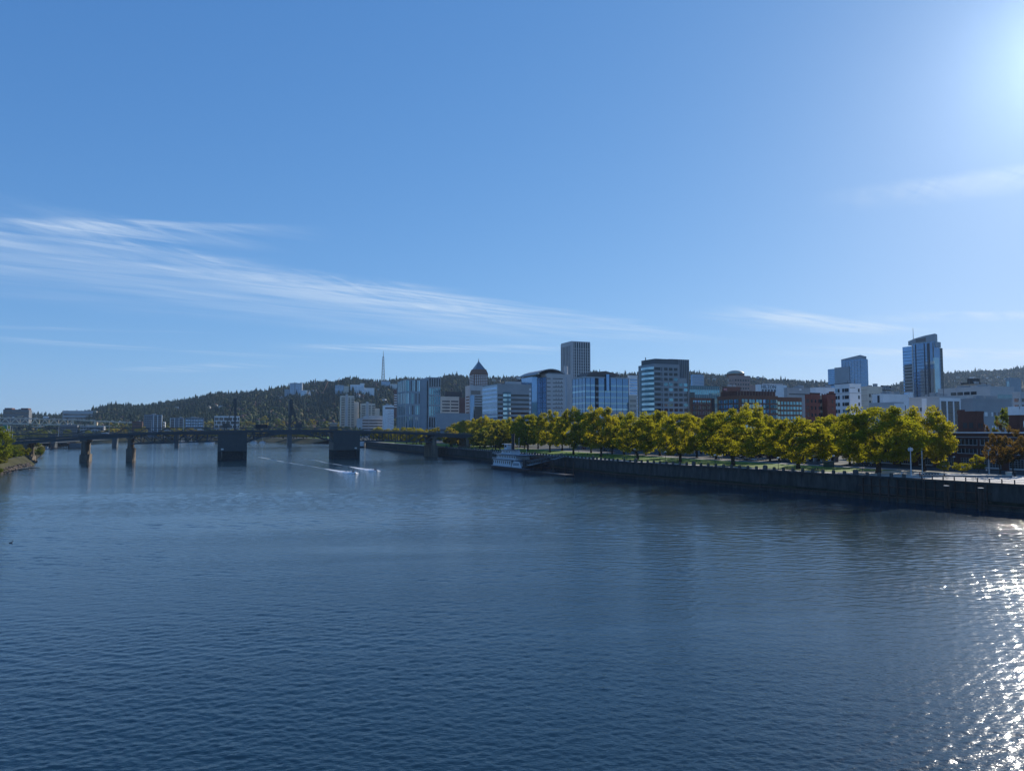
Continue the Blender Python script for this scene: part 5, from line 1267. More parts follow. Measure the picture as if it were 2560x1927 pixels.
def woods(name, items, proto, label, m, jit):
    pv0, pf = proto; n = len(items); rg = np.random.default_rng(len(items))
    loc = np.array([i[0] for i in items]); sc = np.array([i[1] for i in items]); cl_ = np.array([i[2] for i in items])
    ang = rg.uniform(0, 6.28, n); ca, sa = np.cos(ang), np.sin(ang)
    P_ = np.repeat(pv0[None], n, 0) * sc[:, None, :] * (1 + rg.normal(size=(n, len(pv0), 3)) * jit)
    x = P_[..., 0] * ca[:, None] - P_[..., 1] * sa[:, None]; y = P_[..., 0] * sa[:, None] + P_[..., 1] * ca[:, None]
    P_[..., 0] = x; P_[..., 1] = y; P_ += loc[:, None, :]
    fi = (pf[None] + (np.arange(n) * len(pv0))[:, None, None]).reshape(-1, 3)
    me = bpy.data.meshes.new(name); nv, nf_ = n * len(pv0), len(fi)
    me.vertices.add(nv); me.vertices.foreach_set('co', P_.reshape(-1)); me.loops.add(nf_ * 3); me.loops.foreach_set('vertex_index', fi.reshape(-1).astype(np.int32))
    me.polygons.add(nf_); me.polygons.foreach_set('loop_start', np.arange(0, nf_ * 3, 3, dtype=np.int32)); me.polygons.foreach_set('loop_total', np.full(nf_, 3, dtype=np.int32))
    at = me.color_attributes.new('leaf_colour', 'FLOAT_COLOR', 'POINT')
    cc = np.ones((n, len(pv0), 4)); cc[..., :3] = cl_[:, None, :]; at.data.foreach_set('color', cc.reshape(-1))
    me.update(calc_edges=True); me.materials.append(m)
    return tag(link(name, me), label, 'woods', kind='stuff')
wm = bpy.data.materials.new('woodland'); wm.use_nodes = True
wb = wm.node_tree.nodes['Principled BSDF']; wa = wm.node_tree.nodes.new('ShaderNodeAttribute'); wa.attribute_name = 'leaf_colour'
wm.node_tree.links.new(wa.outputs['Color'], wb.inputs['Base Color']); wb.inputs['Roughness'].default_value = .95; wb.inputs['Specular IOR Level'].default_value = .1
con, dec = [], []
rw = random.Random(77)
for i in range(33000):
    px = rw.uniform(-260, 2760); f = rw.random() ** .85 * 1.03
    p = hill_point(px, min(f, 1.04)); 
    if p.z < G + .5 and f > .3: continue
    pc = .25 + .75 * min(1, max(0, (f - .12) / .35)); pc *= .85 + .15 * math.sin(px / 60)
    patch = math.sin(p.x / 130 + 1.3) * math.sin(p.y / 90 + p.x / 210) + .6 * math.sin(p.x / 47 - p.y / 61)
    pc -= .35 * max(0.0, patch)
    if patch > 1.15 and rw.random() < .6: continue
    if rw.random() < pc:
        h = rw.uniform(12, 23) * (1.35 if rw.random() < .12 else 1); r = h * rw.uniform(.19, .30)
        g = rw.uniform(.7, 1.3); con.append(((p.x, p.y, p.z - 1), (r, r, h), (.020 * g, .034 * g, .020 * g)))
    else:
        r = rw.uniform(4.5, 8.5); g = rw.uniform(.7, 1.3); t = rw.random()
        c = (.085 * g, .095 * g, .032 * g) if t < .6 else ((.11 * g, .095 * g, .045 * g) if t < .85 else (.10 * g, .065 * g, .055 * g))
        if f > .35: c = tuple(v * .75 for v in c)
        dec.append(((p.x, p.y, p.z + r * .7), (r, r, r * rw.uniform(.8, 1.15)), c))
        dec.append(((p.x + rw.uniform(-r, r) * .8, p.y - rw.uniform(0, r) * .6, p.z + r * rw.uniform(.3, .9)), (r * .6, r * .6, r * .6), c))
woods('conifer_woods', con, cone3(), 'dark conifer woods covering the hills behind the city', wm, .10)
woods('broadleaf_woods', dec, ico(), 'lighter broadleaf woods scattered over the lower hill slopes', wm, .16)
# hospital and houses on the hill
def on_hill(px, py):
    best = None
    for f in np.linspace(.02, 1.0, 120):
        p = hill_point(px, float(f)); d = abs(height_at(py, p.y) - p.z)
        if best is None or d < best[0]: best = (d, p)
    return best[1]
def hill_block(name, lb, lpx, rpx, top, bot, m, bands=0, gl=GL_BLUE, lit=True, Yoff=-60):
    p = on_hill((lpx + rpx) / 2, bot); Yc = p.y + Yoff
    b = Bld(name, lb, lpx, None, rpx, top, Y=Yc, base=p.z - 14, rot=GRID * .6); b.wy = max(16, b.wx * .5)
    b.body(m)
    if bands: b.bands('r', 1, b.wx - 1, 16, b.h - 2, bands, .42, gl); b.fins('r', 0, b.wx, 14, b.h, 4, 1.0, m, 'pier', .5)
    return b
b = hill_block('hospital', 'tall pale hospital slab on the wooded hill at left', 725, 752, 958, 989, W_BLUEP, 9); b.box('dark_seam', W_DGREY, b.wx * .42, b.wx * .46, -.6, 0, 4, b.h)
b.box('lit_stair', W_WHITE, b.wx + .02, b.wx + 5, 1, 14, 0, b.h + 2); b.box('side_wing', W_BLUEP, -18, -.02, 2, b.wy, 0, b.z(973))  # white strip on the right: the slab's sunlit side put into the colour
hill_block('white_annex', 'low white clinic right of the tall hospital slab', 752, 767, 976, 990, W_WHITE, 2)
b = Bld('white_spire', 'white pointed tent roof near the hill clinic', 772, None, 777, 975, Y=on_hill(774, 988).y - 60, base=on_hill(774, 988).z - 4)
b.wy = 6; MB().prism([(0, 0), (b.wx, 0), (b.wx, 6), (0, 6)], 0, 4).build('base', W_WHITE, b.o); MB().add([(0, 0, 4), (b.wx, 0, 4), (b.wx, 6, 4), (0, 6, 4), (b.wx / 2, 3, b.h)], [(0, 1, 4), (1, 2, 4), (2, 3, 4), (3, 0, 4)]) if False else None
g_ = MB(); g_.add([(0, 0, 4), (b.wx, 0, 4), (b.wx, 6, 4), (0, 6, 4), (b.wx / 2, 3, b.h)], [(0, 1, 4), (1, 2, 4), (2, 3, 4), (3, 0, 4), (3, 2, 1, 0)]); g_.build('tent_roof', W_WHITE, b.o)
b = hill_block('hospital', 'blue grey hospital block with tan end on the hill', 838, 859, 963, 982, W_BLUEP, 5); b.box('tan_end', W_CREAM, b.wx + .02, b.wx + 16, 2, b.wy, 0, b.h - 2)
b = hill_block('hospital', 'white hospital block with stepped roof on the hill', 876, 910, 962, 981, W_WHITE, 5); b.box('upper_block', W_WHITE, b.wx * .7, b.wx + 1, 2, b.wy, b.h, b.z(957.5)); b.box('side_wing', W_WHITE, b.wx + .02, b.wx + 34, 3, b.wy, 0, b.z(969))
hill_block('hospital', 'grey hospital block high on the hill behind the narrow white tower', 953, 975, 953, 971, W_BLUEP, 4); hill_block('hospital', 'tan hill block right of the grey hospital', 976, 994, 960, 974, W_CREAM, 3)
rh = random.Random(12)
for i in range(56):
    px = rh.choice((rh.uniform(690, 1000), rh.uniform(300, 560), rh.uniform(1230, 1330), rh.uniform(1770, 1900), rh.uniform(2380, 2550))); bt = rh.uniform(975, 1012) if px < 1010 else rh.uniform(944, 958)
    if px < 600: bt = rh.uniform(1012, 1030)
    p = on_hill(px, bt); k = empty('hill_house', (p.x, p.y - 12, p.z), rh.uniform(-.4, .6), 'small pale house half hidden in the hillside woods', 'house', 'houses on the hillside')
    w_, h_ = rh.uniform(10, 16), rh.uniform(9, 14)
    cube('wall', rh.choice((W_WHITE, W_CREAM, W_STONE)), k, -w_ / 2, w_ / 2, 0, 9, 4, h_); MB().extr([(-w_ / 2 - .6, h_), (w_ / 2 + .6, h_), (0, h_ + 3.4)], 'y', -.5, 9.5).build('roof', rh.choice((W_DGREY, W_DBRICK)), k)
    for q in (-.25, .2): cube('window', GL_DARK, k, w_ * q - .9, w_ * q + .9, -.06, .2, h_ - 3.4, h_ - 1.6)
# radio mast and crane
p = on_hill(957, 940); ms = empty('radio_mast', (p.x, p.y, p.z), 0, 'tall lattice radio mast standing on the hill ridge', 'mast')
mm_ = mat('mast_steel', (.07, .06, .07), .6, .1, .5); zt = height_at(877, p.y) - p.z; zw = height_at(892, p.y) - p.z; zs = height_at(912, p.y) - p.z
legs = [(-7, -7), (7, -7), (7, 7), (-7, 7)]
for lx, ly in legs: MB().bar((lx, ly, -5), (lx * .35, ly * .35, zw), 1.0).build('mast_leg', mm_, ms)
nb = 9
for k in range(nb):
    f0, f1 = k / nb, (k + 1) / nb; r0, r1 = 7 * (1 - .65 * f0), 7 * (1 - .65 * f1)
    for (ax, ay), (bx_, by_) in zip(legs, legs[1:] + legs[:1]):
        MB().bar((ax / 7 * r0, ay / 7 * r0, zw * f0), (bx_ / 7 * r1, by_ / 7 * r1, zw * f1), .8).build('mast_brace', mm_, ms)
    MB().box(-r1, r1, -r1, r1, zw * f1 - .8, zw * f1 + .8).build('mast_platform', mm_, ms)
MB().tube([(0, 0, zw), (0, 0, zt)], [1.3, .5], 6).build('mast_tip', mm_, ms)
p = on_hill(816, 984); cr = empty('tower_crane', (p.x, p.y - 20, p.z), 0, 'slanting orange crane jib on the hospital hill', 'crane')
MB().bar((-9, 0, 0), (9, 0, 42), 1.6).build('jib', mat('crane_orange', (.5, .25, .15), .6), cr); MB().box(-13, -5, -3, 3, -4, 5).build('crane_base', mat('crane_orange', (.5, .25, .15), .6), cr)
p = on_hill(847, 962); cr = empty('tower_crane', (p.x, p.y - 20, p.z), 0, 'second slanting crane jib above the blue grey hospital', 'crane')
MB().bar((0, 0, 0), (5, 0, 26), 1.4).build('jib', mat('crane_orange', (.5, .25, .15), .6), cr); MB().box(-3, 4, -3, 3, -4, 3).build('crane_base', mat('crane_orange', (.5, .25, .15), .6), cr)

# spring trees on the far bank and below the hill
def ground_z(px, Yt):
    yb, yr = interp(YB, px), interp(YR, px); return hill_point(px, (Yt - yb) / (yr - yb)).z if Yt > yb else G
for i in range(150):
    px = r6.uniform(235, 985); Yt = r6.uniform(1385, 1470) if px < 700 else r6.uniform(1230, 1480)
    if r6.random() < .45: Yt += r6.uniform(100, 480)
    zt_ = ground_z(px, Yt); k = (px - CX) / F; pr = r6.random(); pro, Hp, Rp = (ROUND[i % 3], 10, 4.6) if pr < .6 else (GREENS[i % 2], 20, 8.5)
    place_tree('bank_tree', pro, Hp, Rp, (k * Yt, Yt, zt_), r6.uniform(11, 21), r6.uniform(7, 11), r6.uniform(0, 6), 'rounded spring tree on the far bank below the wooded hill', 'spring trees on the far bank')

# ------------------------------------------------------------------ sternwheeler moored at the wall
BWHITE = mat('boat_white', (.60, .65, .70), .5, .08, .6, spec=.5)
BBLUE = mat('boat_blue_trim', (.05, .10, .17), .5, .1, .6)
BDARK = mat('boat_dark_hull', (.035, .03, .032), .6, .3, .8)
BRUST = mat('boat_rust_line', (.16, .08, .05), .8, .3, 1.0)
bow = on_level(1216, 1169.0, 0); stn = on_level(1346, 1183.5, 0)
dv = Vector((stn.x - bow.x, stn.y - bow.y)); bl = dv.length
boat = empty('sternwheeler', (bow.x, bow.y, 0), math.atan2(dv.y, dv.x), 'white paddle steamer with black funnel and dark stern wheel moored at the wall', 'boat')
S = bl / 57.0
def hull_ring(z, fl): return [(-.5 - fl * 1.5, 5.6), (3.5, 1.6 - fl * .4), (9, .3 - fl * .3), (44, .2 - fl * .3), (47, 1.2), (47, 10.8), (44, 11.8 + fl * .3), (9, 11.7 + fl * .3), (3.5, 10.2 + fl * .4), (-.5 - fl * 1.5, 6.4)]
lo, hi = hull_ring(0, 0), hull_ring(1, 1); n_ = len(lo)
hb = MB(); hb.add([(x * S, y, -.8) for x, y in lo] + [(x * S, y, 1.5) for x, y in hi], [tuple(range(n_ - 1, -1, -1)), tuple(range(n_, 2 * n_))] + [(i, (i + 1) % n_, (i + 1) % n_ + n_, i + n_) for i in range(n_)])
hull = hb.build('hull', BDARK, boat)
MB().prism([(x * S, y) for x, y in hull_ring(1, 1.12)], 1.52, 1.8).build('main_deck', BBLUE, boat)
MB().prism([(x * S, y) for x, y in hull_ring(1, 1.16)], 1.0, 1.3).build('rubbing_strake', BRUST, boat)
def house(name, x0, x1, y0, y1, z0, z1, nwin, round_bow=True, m=BWHITE):
    pr = [(x0 * S + (1.6 if round_bow else 0), y0), (x1 * S, y0), (x1 * S, y1), (x0 * S + (1.6 if round_bow else 0), y1)] + ([(x0 * S, y1 - 1.8), (x0 * S, y0 + 1.8)] if round_bow else [])
    o = MB().prism(pr, z0, z1).build(name, m, boat)
    for k in range(nwin):
        a = (x0 + 2.2 + (x1 - x0 - 3.5) * k / max(1, nwin - 1)) * S
        cube('window', GL_DARK, o, a - .45, a + .45, y0 - .05, y0 + .2, z0 + (z1 - z0) * .42, z0 + (z1 - z0) * .82)
    return o
house('main_deckhouse', 5, 27, 1.0, 11, 1.82, 5.3, 9)
MB().prism([(4.0 * S, 1.6), (6 * S, .3), (40 * S, .3), (40 * S, 11.7), (6 * S, 11.7), (4.0 * S, 10.4)], 5.32, 5.6).build('upper_deck', BBLUE, boat)
house('upper_deckhouse', 8, 31, 1.8, 10.2, 5.62, 8.2, 11); MB().prism([(6.5 * S, 1.6), (8 * S, .7), (37 * S, .7), (37 * S, 11.3), (8 * S, 11.3), (6.5 * S, 10.4)], 8.22, 8.45).build('roof_deck', BBLUE, boat)
house('texas_house', 11, 23, 3, 9, 8.47, 10.9, 6); MB().box(10.2 * S, 24 * S, 2.4, 9.6, 10.92, 11.1).build('texas_roof', BBLUE, boat)
ph = house('pilothouse', 13, 18, 3.8, 8.2, 11.12, 14.0, 3); MB().box(12.6 * S, 18.6 * S, 3.3, 8.7, 14.02, 14.25).build('pilothouse_roof', BWHITE, boat)
MB().tube([(20.5 * S, 6, 11), (20.5 * S, 6, 19.4)], [.95, .85], 12).tube([(20.5 * S, 6, 19.2), (20.5 * S, 6, 19.9)], [1.15, 1.15], 12).build('funnel', BDARK, boat)
for x, y, h in ((5, 6, 6), (27, 6, 18), (35, 6, 12), (7, 3, 8.4)): MB().tube([(x * S, y, 1.6), (x * S, y, h)], [.13, .07], 6).build('flag_staff', BWHITE, boat)
rl = MB()
for zz in (5.6, 8.45):
    for q in np.linspace(6.4, 36.5, 22): rl.box(q * S - .04, q * S + .04, .55, .63, zz, zz + .95)
    for dz in (.5, .95): rl.box(6.4 * S, 36.5 * S, .56, .62, zz + dz - .04, zz + dz + .04)
rl.build('deck_railing', BWHITE, boat)
er = MB().extr([(28.5 * S, 1.82), (39 * S, 1.82), (37.5 * S, 5.0), (31 * S, 5.2)], 'y', .45, 11.5).build('engine_house', BWHITE, boat)
for k in range(7): MB().bar(((31 + k * .9) * S, .4, 2.9), ((31.3 + k * .9) * S, .4, 4.3), .28, .1).build('louvre', BBLUE, boat)
# paddle wheel with its planks
wc = (48.5 * S, 3.9)
for y in (1.4, 6, 10.6):
    pts_ = [(wc[0] + math.cos(a) * 3.9, y, wc[1] + math.sin(a) * 3.9) for a in np.linspace(0, 2 * math.pi, 19)]
    MB().tube(pts_, .16, 5, caps=False).build('wheel_rim', BDARK, boat)
    for a in np.linspace(0, math.pi, 7)[:-1]: MB().bar((wc[0] + math.cos(a) * 3.9, y, wc[1] + math.sin(a) * 3.9), (wc[0] - math.cos(a) * 3.9, y, wc[1] - math.sin(a) * 3.9), .18).build('wheel_spoke', BDARK, boat)
for k in range(16):
    a = 2 * math.pi * k / 16; r0, r1 = 3.0, 4.15
    MB().bar((wc[0] + math.cos(a) * 3.6, .9, wc[1] + math.sin(a) * 3.6), (wc[0] + math.cos(a) * 3.6, 11.1, wc[1] + math.sin(a) * 3.6), .12 if k % 2 else .9, .9 if k % 2 else .12).build('paddle_plank', mat('paddle_wood', (.10, .05, .04), .8, .3, 1.0), boat)
for y in (.6, 11.4): MB().bar((40 * S, y, 2.2), (wc[0] + 1, y, 3.9), .6, .9).build('wheel_beam', BDARK, boat)
MB().box(41 * S, 56 * S, -.1, .2, 6.4, 6.6).box(41 * S, 56 * S, 11.6, 12, 6.4, 6.6).box(55.7 * S, 56 * S, .3, 11.6, 6.4, 6.6).build('wheel_guard_rail', BDARK, boat)
MB().box(40.5 * S, 43 * S, .6, 11.4, 1.2, 6.2).build('wheel_bulkhead', BDARK, boat)
MB().box(45 * S, 57 * S, .3, 11.6, .9, 1.1).build('stern_platform', BDARK, boat)
# gangway and floating dock
gt = Vector((*(city(1412, 0.6)), G + .4)); gb = on_level(1322, 1176, 1.6); gb.z = 4.2
gw = empty('gangway', (gb.x, gb.y, 0), 0, 'long grey truss gangway sloping from wall down to the steamer', 'gangway')
a = Vector((0, 0, gb.z)); b_ = Vector((gt.x - gb.x, gt.y - gb.y, gt.z)); dr = Vector((b_.x, b_.y, 0)).normalized(); sd = Vector((-dr.y, dr.x, 0)) * 1.3
gm = mat('gangway_steel', (.13, .145, .155), .5, .15, .8)
for s_ in (-1, 1):
    o_ = sd * s_; up = Vector((0, 0, 1.9))
    MB().bar(a + o_, b_ + o_, .22).build('bottom_chord', gm, gw); MB().bar(a + o_ + up, b_ + o_ + up, .18).build('top_chord', gm, gw)
    for k in range(14):
        p0, p1 = a.lerp(b_, k / 14) + o_, a.lerp(b_, (k + 1) / 14) + o_
        MB().bar(p0, p0 + up, .1).build('post', gm, gw); MB().bar(p0, p1 + up, .09).build('diagonal', gm, gw)
MB().bar(a, b_, 2.4, .12).build('walkway', gm, gw)
dk = empty('floating_dock', (gb.x, gb.y, 0), math.atan2(dv.y, dv.x), 'dark floating dock between the steamer and the river wall', 'dock')
MB().box(-8, 30, 4, 9, -.3, .9).build('pontoon', BDARK, dk)
for x in (-4, 8, 20, 28): MB().tube([(x, 9.6, -2), (x, 9.6, 6.5)], .35, 8).build('pile', timber_m, dk)
cv_ = on_level(1393, 1167, .9); o = MB().extr([(-2.6, 0), (2.6, 0), (1.7, 1.3), (-1.4, 1.5)], 'y', -1, 1).build('covered_skiff', mat('grey_tarpaulin', (.20, .24, .28), .8), None, (cv_.x, cv_.y, .3), .4); tag(o, 'small boat under grey cover beside the floating dock', 'boat')

# ------------------------------------------------------------------ people
SKIN = mat('skin', (.45, .29, .21), .6); HAIR = mat('dark_hair', (.03, .022, .018), .8)
SHIRTS = {'white': mat('white_shirt', (.6, .6, .6), .8), 'dark': mat('dark_jacket', (.03, .035, .05), .8), 'blue': mat('blue_shirt', (.06, .10, .22), .8), 'red': mat('red_shirt', (.30, .05, .04), .8), 'grey': mat('grey_shirt', (.22, .22, .23), .8)}
TROUS = {'dark': mat('dark_trousers', (.025, .028, .04), .8), 'tan': mat('tan_trousers', (.25, .19, .12), .8)}
def person_mesh(pose):
    """one skinned body; joints set by the pose: walk, stand, sit"""
    me = bpy.data.meshes.new('body')
    J = {'pel': (0, 0, .95), 'chest': (0, 0, 1.28), 'neck': (0, 0, 1.48), 'head': (0, .02, 1.60), 'top': (0, .02, 1.70),
         'shl': (-.18, 0, 1.41), 'ell': (-.25, -.02, 1.13), 'hal': (-.24, .10, .90), 'fgl': (-.235, .13, .80), 'shr': (.18, 0, 1.41), 'elr': (.25, -.04, 1.13), 'har': (.24, .08, .90), 'fgr': (.235, .11, .80),
         'hil': (-.09, 0, .90), 'knl': (-.10, .05, .49), 'anl': (-.10, 0, .09), 'tol': (-.11, .17, .04), 'hir': (.09, 0, .90), 'knr': (.10, .05, .49), 'anr': (.10, 0, .09), 'tor': (.11, .17, .04)}
    if pose == 'walk': J.update(knl=(-.10, .20, .52), anl=(-.10, .28, .10), tol=(-.10, .44, .06), knr=(.10, .02, .48), anr=(.10, -.28, .14), tor=(.10, -.15, .05), ell=(-.24, -.12, 1.14), hal=(-.22, -.14, .90), fgl=(-.21, -.12, .80), elr=(.24, .08, 1.14), har=(.20, .26, .96), fgr=(.19, .33, .89))
    if pose == 'sit':
        for k in ('pel', 'hil', 'hir'): J[k] = (J[k][0], J[k][1], J[k][2] - .02)
        J.update(knl=(-.16, .42, .92), anl=(-.20, .44, .50), tol=(-.20, .60, .46), knr=(.16, .42, .92), anr=(.20, .44, .50), tor=(.20, .60, .46), ell=(-.25, .16, 1.18), hal=(-.24, .42, 1.14), fgl=(-.20, .50, 1.15), elr=(.25, .16, 1.18), har=(.24, .42, 1.14), fgr=(.20, .50, 1.15), chest=(0, .10, 1.26), neck=(0, .16, 1.45), head=(0, .20, 1.57), top=(0, .20, 1.67), shl=(-.18, .13, 1.38), shr=(.18, .13, 1.38))
    rad = dict(pel=.14, chest=.155, neck=.06, head=.105, top=.085, shl=.072, ell=.047, hal=.034, fgl=.026, shr=.072, elr=.047, har=.034, fgr=.026, hil=.092, knl=.062, anl=.045, tol=.04, hir=.092, knr=.062, anr=.045, tor=.04)
    E = [('pel', 'chest'), ('chest', 'neck'), ('neck', 'head'), ('head', 'top'), ('chest', 'shl'), ('shl', 'ell'), ('ell', 'hal'), ('hal', 'fgl'), ('chest', 'shr'), ('shr', 'elr'), ('elr', 'har'), ('har', 'fgr'), ('pel', 'hil'), ('hil', 'knl'), ('knl', 'anl'), ('anl', 'tol'), ('pel', 'hir'), ('hir', 'knr'), ('knr', 'anr'), ('anr', 'tor')]
    ks = list(J); me.from_pydata([J[k] for k in ks], [(ks.index(a), ks.index(b)) for a, b in E], [])
    ob = bpy.data.objects.new('body', me); col.objects.link(ob)
    ob.modifiers.new('skin', 'SKIN'); ss = ob.modifiers.new('sub', 'SUBSURF'); ss.levels = 1; ss.render_levels = 1
    for i, k in enumerate(ks):
        v = me.skin_vertices[0].data[i]; v.radius = (rad[k], rad[k]); v.use_root = (k == 'pel')
    dg = bpy.context.evaluated_depsgraph_get(); out = bpy.data.meshes.new_from_object(ob.evaluated_get(dg)); bpy.data.objects.remove(ob)
    return out
BODIES = {p_: person_mesh(p_) for p_ in ('walk', 'stand', 'sit')}
def person(loc, rz, pose, shirt, trous, label, group=None):
    me = BODIES[pose].copy(); me.name = 'body'; me.materials.clear()
    for m_ in (SKIN, SHIRTS[shirt], TROUS[trous], HAIR): me.materials.append(m_)
    for pg_ in me.polygons:
        c = pg_.center; z = c.z
        hy = .20 if pose == 'sit' else .02
        if z > 1.46: pg_.material_index = 3 if (z > 1.66 or (c.y < hy - .02 and z > 1.52)) else 0
        elif z > .96 and abs(c.x) < .30 and not (pose == 'sit' and z < 1.0): pg_.material_index = 0 if (abs(c.x) > .2 and z < 1.1) or (pose == 'sit' and c.y > .36) else 1
        elif abs(c.x) > .19 and z > .74 and pose != 'sit': pg_.material_index = 0
        else: pg_.material_index = 2
        pg_.use_smooth = True
    o = empty('person', loc, rz, label, 'person', group); link('body', me, None, o); return o
def gp(px, py): 
    p = on_level(px, py, G); p.z = G + .01; return p
for px, py, rz, ps, sh, tr_, lb in (
        (2467, 1184, 2.6, 'walk', 'white', 'dark', 'person in white shirt walking on the plaza by the pale light mast'),
        (2038, 1180, 1.9, 'walk', 'dark', 'tan', 'left of two people strolling on the promenade below the third tree'),
        (2045, 1180, 1.9, 'walk', 'dark', 'tan', 'right of two people strolling on the promenade below the third tree'),
        (1556, 1148, 2.0, 'stand', 'grey', 'dark', 'person in grey at the left of the group standing by the parapet'),
        (1561, 1149, 4.0, 'stand', 'dark', 'dark', 'person in dark clothes in the middle of the parapet group'),
        (1567, 1149, 3.2, 'walk', 'blue', 'dark', 'person in blue at the right of the parapet group'),
        (1469, 1140, 2.0, 'walk', 'dark', 'dark', 'person in dark clothes walking left of the sixth tree'),
        (2156, 1181, 1.0, 'stand', 'blue', 'dark', 'person in blue standing beside the parked bicycles'),
        (1693, 1154, 4.0, 'stand', 'red', 'dark', 'person in red leaning near the fifth tree trunk'),
        (2300, 1194, 2.0, 'walk', 'red', 'dark', 'person in red passing the left end of the plaza'),
        (2255, 1192, 5.0, 'walk', 'white', 'tan', 'person in pale top behind the parapet left of the light masts')):
    person(gp(px, py), rz, ps, sh, tr_, lb)

# ------------------------------------------------------------------ bicycles
TYRE = mat('black_rubber', (.02, .02, .02), .8); CHROME = mat('bare_metal', (.5, .5, .5), .3, .05, 1, metal=.8)
def bicycle(loc, rz, frame, label):
    o = empty('bicycle', loc, rz, label, 'bicycle', 'bicycles on the plaza')
    for x in (-.52, .52):
        w = MB().tube([(x + math.cos(a) * .33, 0, .35 + math.sin(a) * .33) for a in np.linspace(0, 2 * math.pi, 17)], .035, 5, caps=False).build('wheel', TYRE, o)
        sp = MB()
        for a in np.linspace(0, math.pi, 7)[:-1]: sp.bar((x - math.cos(a) * .31, 0, .35 - math.sin(a) * .31), (x + math.cos(a) * .31, 0, .35 + math.sin(a) * .31), .012)
        sp.build('spokes', CHROME, w)
    f = MB()
    for p0, p1 in (((-.52, 0, .35), (-.06, 0, .32)), ((-.06, 0, .32), (.36, 0, .78)), ((-.16, 0, .80), (.34, 0, .85)), ((-.06, 0, .32), (-.18, 0, .90)), ((-.52, 0, .35), (-.16, 0, .80)), ((.34, 0, .92), (.52, 0, .35))): f.bar(p0, p1, .045)
    f.build('frame', frame, o); MB().ball((-.19, 0, .94), (.14, .07, .04), 8, 4).build('saddle', TYRE, o)
    MB().bar((.34, 0, .92), (.36, 0, 1.02), .03).bar((.36, -.27, 1.03), (.36, .27, 1.03), .03).build('handlebar', TYRE, o)
    return o
for px, py, m_, lb in ((2437, 1200.5, W_BLACK, 'dark bicycle by the plaza railing, left of the two under the pale mast'), (2467, 1203, mat('pale_frame', (.5, .55, .56), .4), 'pale bicycle by the plaza railing, right of the two under the pale mast'), (2363, 1196, W_BLACK, 'dark bicycle behind the left part of the plaza railing'), (2148, 1182.5, W_BLACK, 'dark bicycle leaning by the parapet below the largest tree'), (2160, 1183.5, SHIRTS['blue'], 'blue bicycle leaning by the parapet below the largest tree')):
    q_ = bicycle(gp(px, py), 2.2, m_, lb); q_.scale = (1.05,) * 3
person(gp(2363, 1196) + Vector((-.1, 0, .02)), .6, 'sit', 'dark', 'dark', 'rider in dark clothes on the bicycle behind the plaza railing')

# ------------------------------------------------------------------ lamps, masts, small furniture
POLE = mat('pale_pole', (.50, .53, .55), .5, .08, 1.0); LDARK = mat('dark_lamp_iron', (.025, .028, .03), .5); GLOBE = mat('lamp_globe', (.75, .75, .72), .3)
for i, (px, py, tp, lb) in enumerate(((2278, 1191, 1117, 'pale tall light mast at the wall edge, left of three'), (2306, 1183, 1117, 'pale thin mast with fins on the plaza, middle of three'), (2473, 1185, 1117, 'pale tall light mast with white box head before the fire hall'))):
    p = gp(px, py); h = height_at(tp, p.y) - G
    o = empty('light_mast', p, .4, lb, 'lamp', 'pale light masts on the plaza')
    MB().tube([(0, 0, 0), (0, 0, h * .88), (0, 0, h)], [.17, .13, .1], 8).build('mast', POLE, o)
    if i != 1:
        MB().box(-.55, .55, -.35, .35, h * .86, h * .97).build('lamp_head', POLE, o); MB().box(-.7, .7, -.5, .5, h * .905, h * .925).build('lamp_fin', POLE, o)
    else:
        for k in range(5): MB().box(-.3, .3, -.05, .05, h * (.62 + .07 * k), h * (.64 + .07 * k)).build('mast_fin', POLE, o)
    MB().tube([(0, 0, 0), (0, 0, .25)], .3, 8).build('foot', POLE, o)
lamp_pts = [(2386, 1176, 1141), (2499, 1178, 1143), (2085, 1181, 1138), (2080, 1165, 1131), (2146, 1163, 1130), (1946, 1174, 1143), (1788, 1166, 1136), (1664, 1156, 1128), (1587, 1150, 1122), (1447, 1131, 1113), (1518, 1138, 1117)]
names = ['by the small round plaza tree', 'before the russet street trees', 'on the lawn between third tree and largest tree', 'behind the small green kiosk', 'left of the largest tree trunk', 'on the promenade left of the third tree', 'left of the fourth tree trunk', 'left of the fifth tree trunk', 'left of the sixth tree trunk', 'right of the eighth tree trunk', 'right of the seventh tree trunk']
for (px, py, tp), nm in zip(lamp_pts, names):
    p = gp(px, py); h = max(4.2, height_at(tp, p.y) - G)
    o = empty('lamp_post', p, .8, 'dark twin globe lamp post ' + nm, 'lamp', 'globe lamps in the park')
    MB().tube([(0, 0, 0), (0, 0, .8), (0, 0, h - .5)], [.2, .1, .08], 8).build('post', LDARK, o); MB().bar((-.5, 0, h - .5), (.5, 0, h - .5), .08).build('arm', LDARK, o)
    for s_ in (-.5, .5): MB().ball((s_, 0, h - .18), .3, 10, 6).build('globe', GLOBE, o)
p = gp(2072, 1167.5); k = empty('kiosk', p, GRID, 'small dark green kiosk with tan flat roof under the park trees', 'kiosk')
cube('wall', mat('kiosk_green', (.06, .10, .09), .7), k, -1.7, 1.7, -1.1, 1.1, 0, 2.1); cube('roof', W_TAN, k, -2.0, 2.0, -1.4, 1.4, 2.12, 2.35); cube('hatch', W_DGREY, k, -1.0, 1.0, -1.16, -1.0, 1.0, 1.8)
p = gp(2522, 1188); k = empty('stone_planter', p, .3, 'squat pale round stone planter at the right end of the plaza', 'planter')
